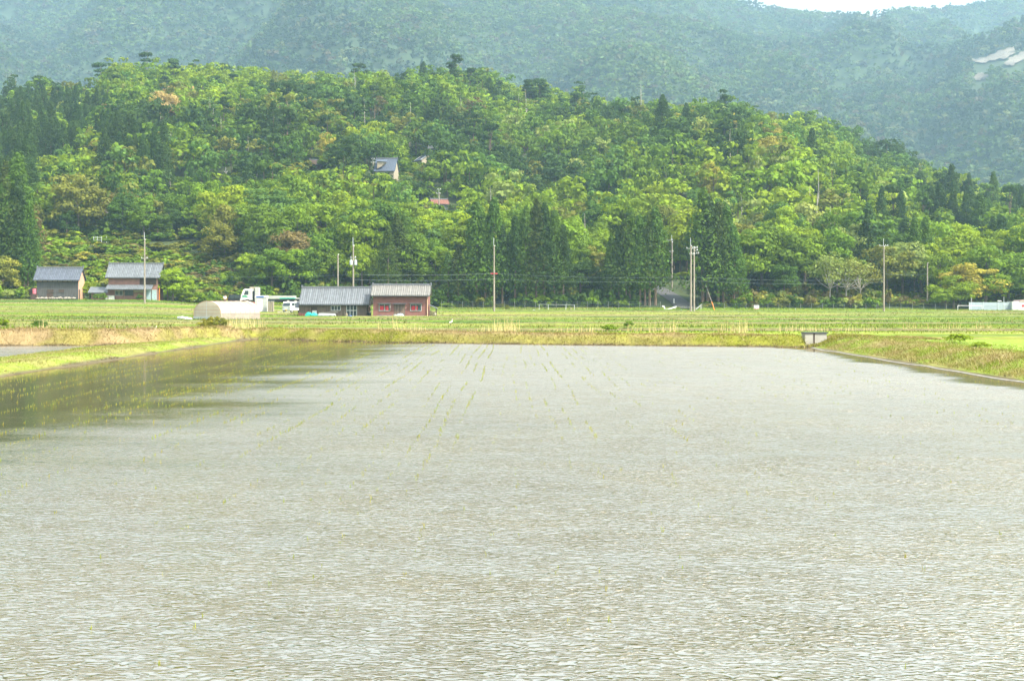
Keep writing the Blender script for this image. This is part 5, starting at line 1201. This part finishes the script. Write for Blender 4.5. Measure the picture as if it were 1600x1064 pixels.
hill_pole(266, 266, 300, 'pale pole among the trees above the farmhouse', [(-1.4, -0.5, 0.5)])
hill_pole(353, 262, 284, 'pale pole on the slope above the parked truck', [(-1.2, -0.5, 0.5)])
def cable(name, a, b, sag, label, grp='power lines', r=0.014):
    pts = [Vector(a).lerp(Vector(b), k / 14) - Vector((0, 0, sag * 4 * (k / 14) * (1 - k / 14))) for k in range(15)]
    o = MB().path(pts, r, 5).build(name, M['wire']); return tag(o, label, 'power line', grp)
for (ua, Ya, ra, ub_, Yb, rb_, s_, lab) in [(552, 222, 429, 772, 237, 427.5, .2, 'upper power line from the transformer pole to the lone pole'), (772, 237, 427.5, 1079.5, 236, 433, .35, 'upper power line from the lone pole to the lane poles'),
        (1084.5, 239, 433, 1381, 238, 436, .4, 'upper power line from the lane poles to the right field pole'), (552, 222, 437, 772, 237, 436, .2, 'lower power line from the transformer pole to the lone pole'), (772, 237, 436, 1079.5, 236, 439, .35, 'lower power line from the lone pole to the lane poles'),
        (1084.5, 239, 439, 1381, 238, 441, .4, 'lower power line from the lane poles to the right field pole'), (226, 250, 428, 552, 222, 429, .5, 'power line from the farmhouse pole to the transformer pole'), (552, 222, 440, 528, 216, 410, 0, 'short guy wire between the two poles behind the wooden shed'),
        (1381, 238, 428, 1449, 268, 428, .2, 'wire from the right field pole to the small dark pole'), (1084.5, 239, 411, 1092, 239, 482, 0, 'thin stay wire hanging beside the lane poles')]:
    cable('power_line', P(ua, Ya, ra), P(ub_, Yb, rb_), s_, lab)
for k, dx in enumerate((-0.35, 0.35)):
    mk = MB().tube((-0.25, 0, 0), (0.25, 0, 0), 0.07, n=8).build('line_marker', M['red']); mk.location = P(772, 236.8, 427.5) + Vector((dx, 0, -0.05 * abs(dx))); tag(mk, ['red sleeve on the wire left of the lone pole', 'red sleeve on the wire right of the lone pole'][k], 'wire marker', 'red wire markers')

# ------------------------------------------------------------------ lane-side and field furniture
gd = empty('guard_rail', P(1041, 254, 485.5), 0, 'white guard rail slanting up left of the lane with a curled end', 'guard rail')
zr_ = lambda u, r: (PX(u, 254) - PX(1041, 254), 0, ZR(r, 254) - ZR(485.5, 254))
MB().prism([(zr_(1038, 0)[0], zr_(0, 484)[2]), (zr_(1057, 0)[0], zr_(0, 478)[2]), (zr_(1057, 0)[0], zr_(0, 480.2)[2]), (zr_(1039, 0)[0], zr_(0, 486)[2])], -0.1, 0.1).build('beam', M['white'], gd)
MB().path([zr_(1039, 484.5), zr_(1038, 480.5), zr_(1036.5, 478.2), zr_(1034.5, 479.3)], 0.12, 7).build('curled_end', M['white'], gd)
for u, r in ((1042, 485), (1055, 481)): a = zr_(u, r); MB().tube((a[0], 0.1, a[2] - 1.0), (a[0], 0.1, a[2]), 0.06, n=8).build('post', M['white'], gd)
gd2 = empty('guard_rail', P(1087, 252, 484), 0, 'short white guard rail rising right of the twin poles', 'guard rail')
MB().prism([(0, -0.1), (1.05, 0.85), (1.05, 1.05), (0, 0.15)], -0.08, 0.08).build('beam', M['offwhite'], gd2); MB().tube((0.15, 0.1, -0.7), (0.15, 0.1, 0.1), 0.05, n=8).build('post', M['white'], gd2); MB().tube((0.95, 0.1, -0.3), (0.95, 0.1, 0.9), 0.05, n=8).build('post', M['white'], gd2)
bl = MB().tube((0, 0, 0), (0, 0, 0.9), 0.14, n=10).blob((0, 0, 0.9), 0.14, 0.14, 0.1, 10, 5, 0).build('bollard', M['white']); bl.location = (PX(1053, 272), 272, float(hill_z(PX(1053, 272), 272))); tag(bl, 'white bollard on the verge of the lane', 'bollard')
bx = MB().box(-0.25, 0.25, -0.2, 0.2, 0, 0.42).prism([(-0.3, 0.42), (0.3, 0.42), (0, 0.62)], -0.22, 0.22).build('marker_box', M['blue_grey']); bx.location = P(1064.5, 248, 489); tag(bx, 'small pale blue box in the grass left of the poles', 'box')
ym = empty('marker_post', P(1075.2, 232, 495.5), 0, 'thin post with yellow lower half in front of the pole pair', 'marker post'); MB().tube((0, 0, -.2), (0, 0, 1.0), 0.07, n=8).build('lower_half', M['yellow'], ym); MB().tube((0, 0, 1.0), (0, 0, 2.0), 0.06, n=8).build('upper_half', M['black'], ym)
gy = empty('guy_wire', P(1117.5, 243, 487), 0, 'leaning guy wire with orange sleeve right of the lane', 'guy wire'); d_ = P(1104, 246, 449) - P(1117.5, 243, 487)
MB().tube((0, 0, -0.1), d_ * 0.40, 0.06, n=7).build('sleeve', M['orange'], gy); MB().tube(d_ * 0.40, d_ * 0.8, 0.045, n=6).build('cover', M['pole'], gy); MB().tube(d_ * 0.8, d_ * 1.15, 0.02, n=5).build('wire', M['wire'], gy)
sg = empty('sign_board', P(1182, 256, 486.5), 0, 'white and pink sign board on the wire fence right of the lane', 'sign')
MB().box(-0.46, 0.46, -0.03, 0.03, 0.55, 1.1).build('upper_panel', M['white'], sg); MB().box(-0.46, 0.46, -0.028, 0.028, 0.1, 0.545).build('lower_panel', mat('pink_panel', (0.72, 0.34, 0.38), .6), sg)
sb = MB()
for k in range(5): sb.box(-0.36 + 0.15 * k, -0.27 + 0.15 * k, -0.04, -0.031, 0.75, 0.93)
sb.build('red_marks', M['pink'], sg)
for x in (-0.4, 0.4): MB().box(x - 0.03, x + 0.03, 0.031, 0.08, -0.4, 1.1).build('post', M['metal'], sg)
rl = empty('pipe_railing', P(870, 250, 484.5), 0, 'low steel pipe railing on the field edge before the cedars', 'railing')
MB().tube((-3.2, 0, 1.0), (3.2, 0, 0.86), 0.04, n=8).build('top_rail', M['fence_post'], rl)
for x in (-3.1, -1.5, 1.6, 3.1): MB().tube((x, 0, -0.4), (x, 0, 0.94), 0.045, n=8).build('post', M['metal'], rl)
MB().tube((-1.9, -0.2, -0.3), (-1.9, -0.2, 1.35), 0.05, n=7).build('stake', M['dark_metal'], rl)
sk_ = MB().prism([(-0.12, 0), (0.14, 0), (0.1, 0.75), (-0.02, 0.8)], -0.05, 0.05).build('boundary_stake', M['cream']); sk_.location = P(892, 242, 487.5); tag(sk_, 'short cream stake right of the pipe railing', 'stake')
for k, (u, w_, lab) in enumerate([(834, 0.28, 'grey sack on the grass left of the pipe railing, left of two'), (839, 0.4, 'grey sack on the grass left of the pipe railing, right of two')]):
    o = MB().blob((0, 0, 0.15), w_, 0.25, 0.22, 8, 5, .2, k + 70).build('sack', M['offwhite' if k == 0 else 'stone']); o.location = P(u, 244, 487.2); tag(o, lab, 'sack', 'grey sacks')
cb = empty('inlet_box', P(1037, 234, 495.5), 0, 'dark concrete inlet box in the grass bank before the lane', 'inlet box'); MB().box(-0.55, 0.55, 0, 0.7, -0.3, 0.55).build('body', M['dark_metal'], cb, bevel=.03); MB().box(-0.6, 0.6, -0.05, 0.75, 0.551, 0.62).build('lid', M['concrete'], cb)
for k, (u, Y, r, lab, sc) in enumerate([(1530, 236, 493.5, 'dark weedy rock before the grey metal fence, larger of two', 0.42), (1504, 234, 496.5, 'dark weedy rock before the grey metal fence, smaller of two', 0.26)]):
    o = MB().blob((0, 0, 0.1), sc * 1.4, sc, sc * 0.75, 9, 6, .25, 90 + k).build('rock', mat('dark_stone', (0.09, 0.09, 0.08), .9)); o.location = P(u, Y, r); tag(o, lab, 'rock', 'dark rocks')
wh = MB().tube((0, 0, -.1), (0, 0, .6), 0.05, n=7).build('boundary_stake', M['white']); wh.location = P(1243, 252, 487); tag(wh, 'short white stake in the grass right of the sign', 'stake')
# white frame on the bank above the barns
wf = empty('steel_railing', (PX(155, 312), 312, float(hill_z(PX(155, 312), 312))), 0, 'small white railing frame on the scrub bank above the farmhouse', 'railing')
for x in (-1.2, -0.4, 0.5, 1.6): MB().tube((x, 0, -0.5), (x, 0, 1.9), 0.06, n=6).build('post', M['metal'], wf)
MB().tube((-1.2, 0, 1.7), (0.5, 0, 1.7), 0.05, n=6).tube((-1.2, 0, 1.1), (0.5, 0, 1.1), 0.05, n=6).build('rail', M['metal'], wf)

def wire_fence(u0, u1, Y, r0, r1, label, h=1.35, step=1.9):
    a = P(u0, Y, r0); b = P(u1, Y, r1); root = empty('wire_fence', a, 0, label, 'fence', 'wire fences'); d = b - a; nP = max(2, min(95, int(d.length / step)))
    mesh = MB()
    for k in range(4): z = 0.2 + (h - 0.25) * k / 3; mesh.tube((0, 0, z), (d.x, d.y, d.z + z), 0.014, n=4)
    for k in range(nP * 5): t = k / (nP * 5); mesh.tube((d.x * t, d.y * t, d.z * t + 0.1), (d.x * t, d.y * t, d.z * t + h), 0.008, n=3)
    mesh.build('wire_mesh', M['wire'], root)
    for k in range(nP + 1): t = k / nP; MB().tube((d.x * t, d.y * t, d.z * t - 0.3), (d.x * t, d.y * t, d.z * t + h + 0.05), 0.03, n=6).build('post', M['fence_post'], root)
wire_fence(690, 1032, 262, 482.5, 483, 'long wire fence at the foot of the cedars left of the lane')
wire_fence(1098, 1370, 258, 486, 487, 'wire fence below the brushy scrub right of the lane')
wire_fence(1372, 1515, 257, 487.5, 488.5, 'wire fence in front of the grassy slope at right', 1.5)
ph = empty('pipe_railing', P(1496, 252, 489.5), 0, 'pale pipe railing overlapping the left end of the grey metal fence', 'railing'); MB().tube((0, 0, 1.35), (4.4, 0, 1.3), 0.04, n=6).build('top_rail', M['white'], ph)
for x in (0.05, 2.2, 4.35): MB().tube((x, 0, -.3), (x, 0, 1.34), 0.04, n=6).build('post', M['white'], ph)
mf = empty('metal_fence', P(1514, 256, 488.5), 0, 'grey corrugated metal fence at the right edge of the fields', 'fence'); Lf = PX(1582, 256) - PX(1514, 256)
MB().box(0, Lf, 0, 0.06, -0.3, 1.85).build('panel', mat('grey_corrugated', (0.36, 0.43, 0.48), .5, metal=.2, var=.08, wave=('X', 2.4, .4, .82)), mf)
for k in range(4): MB().box(Lf * k / 3 - 0.05 + (0.05 if k == 0 else 0), Lf * k / 3 + 0.05, -0.05, -0.002, -0.3, 1.9).build('post', M['metal'], mf)
MB().box(0, Lf, -0.04, -0.004, 1.3, 1.36).build('rail', M['metal'], mf)
for k, (u, rt) in enumerate(((1517.5, 465), (1568.5, 464))):
    o = MB().tube((0, 0, -.3), (0, 0, ZR(rt, 254) - ZR(488, 254)), 0.05, n=8).build('fence_mast', M['metal']); o.location = P(u, 254, 488); tag(o, ['thin mast before the left end of the grey metal fence', 'thin mast before the right end of the grey metal fence'][k], 'mast', 'thin masts')
fl = empty('floodlight', P(1562, 259, 472), 0, 'white floodlight on a bracket above the grey metal fence', 'floodlight'); MB().tube((0, 0, -2), (0, 0, 0.1), 0.04, n=6).build('pole', M['metal'], fl); MB().prism([(-0.4, 0.1), (0.35, 0.1), (0.25, 0.28), (-0.45, 0.3)], -0.15, 0.15).build('lamp_head', M['white'], fl)
wh = empty('white_shed', P(1600, 255, 488), 0, 'white walled hut with red panel at the right end of the metal fence', 'hut')
MB().box(-2.05, 5, 0, 3, -0.3, 1.95).build('wall', M['white'], wh); MB().prism([(-0.9, 1.95), (5, 1.95), (5, 2.25), (-0.7, 2.2)], -0.1, 3).build('roof', mat('dusty_pink_roof', (.42, .30, .28), .8), wh)
MB().box(-0.42, 0.6, -0.02, -0.003, 0.95, 1.35).build('red_panel', M['red'], wh)
st = MB()
for k, (x, z, l_, a2) in enumerate([(-1.5, .5, .7, 1.3), (-1.3, 1.0, .5, .6), (-1.0, 1.3, .4, 2.2), (-1.1, .5, .5, 1.9), (-0.8, .9, .5, 1.2), (-1.4, 1.5, .3, .2), (-0.9, .35, .4, .1)]): st.tube((x, -0.01, z), (x + l_ * math.cos(a2), -0.01, z + l_ * math.sin(a2)), 0.03, n=4)
st.build('faded_drawing', M['blue_grey'], wh)
cu = empty('culvert_wall', P(1257.5, 74.2, 541), 0, 'pale concrete inlet wall with dark cap at the far corner of the paddy', 'culvert')
MB().box(0, 1.15, 0, 0.9, -0.5, 0.66).build('wall', M['concrete'], cu, bevel=.02); MB().box(-0.02, 1.22, -0.04, 0.95, 0.665, 0.72).build('cap', M['dark_metal'], cu); MB().box(0.45, 0.52, -0.015, -0.003, -0.3, 0.66).build('slot', M['wood_dark'], cu)
# low pale strip along the right-hand water line
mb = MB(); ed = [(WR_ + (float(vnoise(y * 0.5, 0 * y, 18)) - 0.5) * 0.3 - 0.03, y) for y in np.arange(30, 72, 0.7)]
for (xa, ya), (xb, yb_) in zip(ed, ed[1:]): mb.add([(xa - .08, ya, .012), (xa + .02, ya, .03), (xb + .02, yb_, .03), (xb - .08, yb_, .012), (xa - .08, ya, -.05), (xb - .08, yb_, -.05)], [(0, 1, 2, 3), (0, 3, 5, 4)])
o = mb.build('strip', mat('pale_strip', (0.20, 0.19, 0.16), .9, var=.3, scale=4)); tag(o, 'low pale strip along the water line of the right bank', 'strip')

# houses on the hill
def hill_house(name, u0, u1, row_base, wall, roof, he, hr, dep, label, rz=0, roofx=(.3, .3), **k):
    Y = hill_hit((u0 + u1) / 2, row_base) or 420
    return gable_house(name, u0, u1, Y, row_base, he, hr, dep, .5, wall, roof, label, 'house', rz=rz, roofx=roofx, **k)[0], Y
h, Y1 = hill_house('hill_house', 586, 616, 287, M['cream'], M['slate'], 3.6, 6.7, 6.5, 'blue-grey roofed house with dormer among the trees, left of two', rz=-0.1)
dm = MB().prism([(-1.9, 3.9), (-0.8, 4.4), (0.3, 5.6), (-1.9, 5.9)], -0.5, 1.4).build('dormer', M['cream'], h); MB().prismx([(-0.7, 5.7), (1.6, 6.3), (1.6, 6.4), (-0.7, 5.8)], -2.1, .5).build('dormer_roof', M['slate'], dm)
h, Y2 = hill_house('hill_house', 645, 664, 264, M['cream'], M['slate'], 2.0, 4.0, 6.0, 'blue-grey house with white edged gable among the trees, right of two', rz=math.radians(-58))
h.location.z += 0.6
for s_ in (-1, 1): MB().tube((2.05, 3.0, 4.15), (2.05, 3.0 + s_ * 3.5, 1.9), 0.09, n=4).tube((-2.05, 3.0, 4.15), (-2.05, 3.0 + s_ * 3.5, 1.9), 0.09, n=4).build('barge_board', M['white'], h)
hill_house('hill_house', 670, 688, 250, M['blue_grey'], M['tile'], 3.4, 4.6, 5, 'pale grey house mostly hidden behind a tree on the slope')
hill_house('hill_house', 676, 700, 330, M['offwhite'], M['rust_roof'], 1.9, 3.0, 4.5, 'low house with red-brown roof hidden in the lower slope trees', rz=.2)
hill_house('hill_house', 484, 500, 267, M['wood_dark'], M['wood_dark'], 1.8, 3.0, 4, 'small dark hut peeping out of the slope above the truck')
hill_house('hill_house', 928, 944, 345, M['clay'], mat('pink_roof', (.16, .12, .105), .8), 2.0, 3.0, 4, 'small pink roofed house on the slope left of the tall cedars')
hill_house('hill_house', 962, 976, 347, M['clay'], mat('mauve_roof', (.15, .125, .13), .8), 2.3, 3.3, 4, 'small mauve roofed house between trees above the cedars')

# egrets in the field
def egret(u, Y, row, label, k=1.0):
    r_ = empty('egret', P(u, Y, row), 0.4, label, 'bird', 'white egrets')
    skin_body('body', [(0, 0, .42 * k), (.16 * k, 0, .46 * k), (-.2 * k, 0, .36 * k), (.24 * k, 0, .62 * k), (.20 * k, 0, .76 * k), (.27 * k, 0, .86 * k)], [(0, 1), (0, 2), (1, 3), (3, 4), (4, 5)], [.10 * k, .075 * k, .03 * k, .028 * k, .024 * k, .035 * k], M['feather'], r_)
    MB().tube((.28 * k, 0, .86 * k), (.42 * k, 0, .84 * k), .014 * k, .003, 6).build('beak', M['beak'], r_)
    for y in (-.04, .04): MB().tube((0, y, .36 * k), (.02, y, .18 * k), .012, n=5).tube((.02, y, .18 * k), (0, y, -.02), .01, n=5).build('leg', M['black'], r_)
egret(704, 112, 508.5, 'white egret standing in the field right of the red shed', 0.6)
egret(242, 90, 517.5, 'small white egret on the brown bank at left', 0.4)

# ------------------------------------------------------------------ rice seedlings in rows
rs = np.random.default_rng(99); pts = []
for k in range(-42, 42):
    xr = k * 0.36 + 0.1
    if not (WL + 0.5 < xr < WR_ - 0.4): continue
    pden = np.interp(xr, [-16, -9, -6, -3, 0, 4, 9, 15], [0.80, 0.74, 0.66, 0.52, 0.38, 0.20, 0.11, 0.07])
    rowk = rs.choice([0.25, 0.6, 1.2, 2.0, 2.6])
    y = 9.0 + rs.random() * 0.3
    while y < 86:
        y += rs.uniform(0.13, 0.22)
        x = xr + 0.05 * math.sin(y * 0.25 + k) + rs.normal() * 0.015
        if abs(x) > 0.365 * y + 0.3 or y > float(far_line(x)) - 0.5: continue
        p_ = pden * 0.8 * rowk * float(sstep(0.30, 0.62, vnoise(np.array(k * 3.7), np.array(y * 0.30), 500))) * (0.3 + 1.2 * float(vnoise(np.array(k * 1.9), np.array(y * 1.6), 510))) * np.interp(y, [9, 16, 24, 40, 60], [0.12, 0.35, 0.8, 1.0, 1.0])
        if rs.random() < p_: pts.append((x, y))
pts.sort(key=lambda p: p[1]); print('seedlings', len(pts))
YG = np.array([[0.20, 0.25, 0.03], [0.14, 0.22, 0.03], [0.24, 0.23, 0.04]])
def tuft(seed):
    q = np.random.default_rng(seed); nb = 5; V = []; C = []
    for b_ in range(nb):
        a = q.random() * 6.28; h = q.uniform(0.03, 0.085); ln = q.uniform(0.05, 0.45) * h; w_ = 0.0030
        o_ = q.normal(size=2) * 0.008; dx, dy = math.cos(a) * ln, math.sin(a) * ln; px_, py_ = -math.sin(a) * w_, math.cos(a) * w_
        p0 = np.array([o_[0], o_[1], -0.02]); p1 = p0 + [dx * .35, dy * .35, h * .65]; p2 = p0 + [dx, dy, h]
        V += [p0 - [px_, py_, 0], p0 + [px_, py_, 0], p1 + [px_, py_, 0], p1 - [px_, py_, 0], p1 - [px_, py_, 0], p1 + [px_, py_, 0], p2 + [px_ * .2, py_ * .2, 0], p2 - [px_ * .2, py_ * .2, 0]]
        C += [YG[q.integers(3)]] * 8
    return np.array(V), np.array(C)
TU = [tuft(i) for i in range(10)]; TM = [np_mesh('rice_seedling', v, 4, M['leaf'], c) for v, c in TU]
first = pts[:300]; rest = pts[300:]
for (x, y) in first:
    o = link('rice_seedling', TM[rs.integers(10)]); o.location = (x, y, 0); o.rotation_euler = (0, 0, rs.random() * 6.28); s_ = rs.uniform(.55, 0.95); o.scale = (s_, s_, s_)
    tag(o, 'tiny yellow-green rice seedling standing in the nearer rippled water of the main paddy', 'seedling', 'rice seedlings in the near part of the paddy')
Vs, Cs = [], []
for (x, y) in rest:
    V, C_ = TU[rs.integers(10)]; a = rs.random() * 6.28; ca, sa = math.cos(a), math.sin(a); s_ = rs.uniform(.8, 1.35); w_ = 1 + max(0, y - 30) * 0.006
    Vs.append(np.stack([(V[:, 0] * ca - V[:, 1] * sa) * s_ * w_ + x, (V[:, 0] * sa + V[:, 1] * ca) * s_ + y, V[:, 2] * s_ * (1.0 if x < -6 else 0.9)], 1)); Cs.append(C_ * rs.uniform(.8, 1.15))
o = link('rice_seedlings', np_mesh('rice_seedlings', np.concatenate(Vs), 4, M['leaf'], np.concatenate(Cs))); tag(o, 'rows of yellow-green rice seedlings in the farther water of the main paddy', 'seedlings', kind='stuff')

# ------------------------------------------------------------------ haze
hm = bpy.data.materials.new('haze'); hm.use_nodes = True; n = hm.node_tree.nodes; n.remove(n['Principled BSDF'])
pv = n.new('ShaderNodeVolumePrincipled'); pv.inputs['Color'].default_value = (0.44, 0.68, 0.90, 1); pv.inputs['Density'].default_value = HAZE; pv.inputs['Anisotropy'].default_value = 0.25
hm.node_tree.links.new(pv.outputs[0], n['Material Output'].inputs['Volume'])
o = MB().box(-1950, 1950, -430, 3330, -6, 1030).build('haze', hm); tag(o, 'thin blue haze over the whole valley', 'haze', kind='stuff')
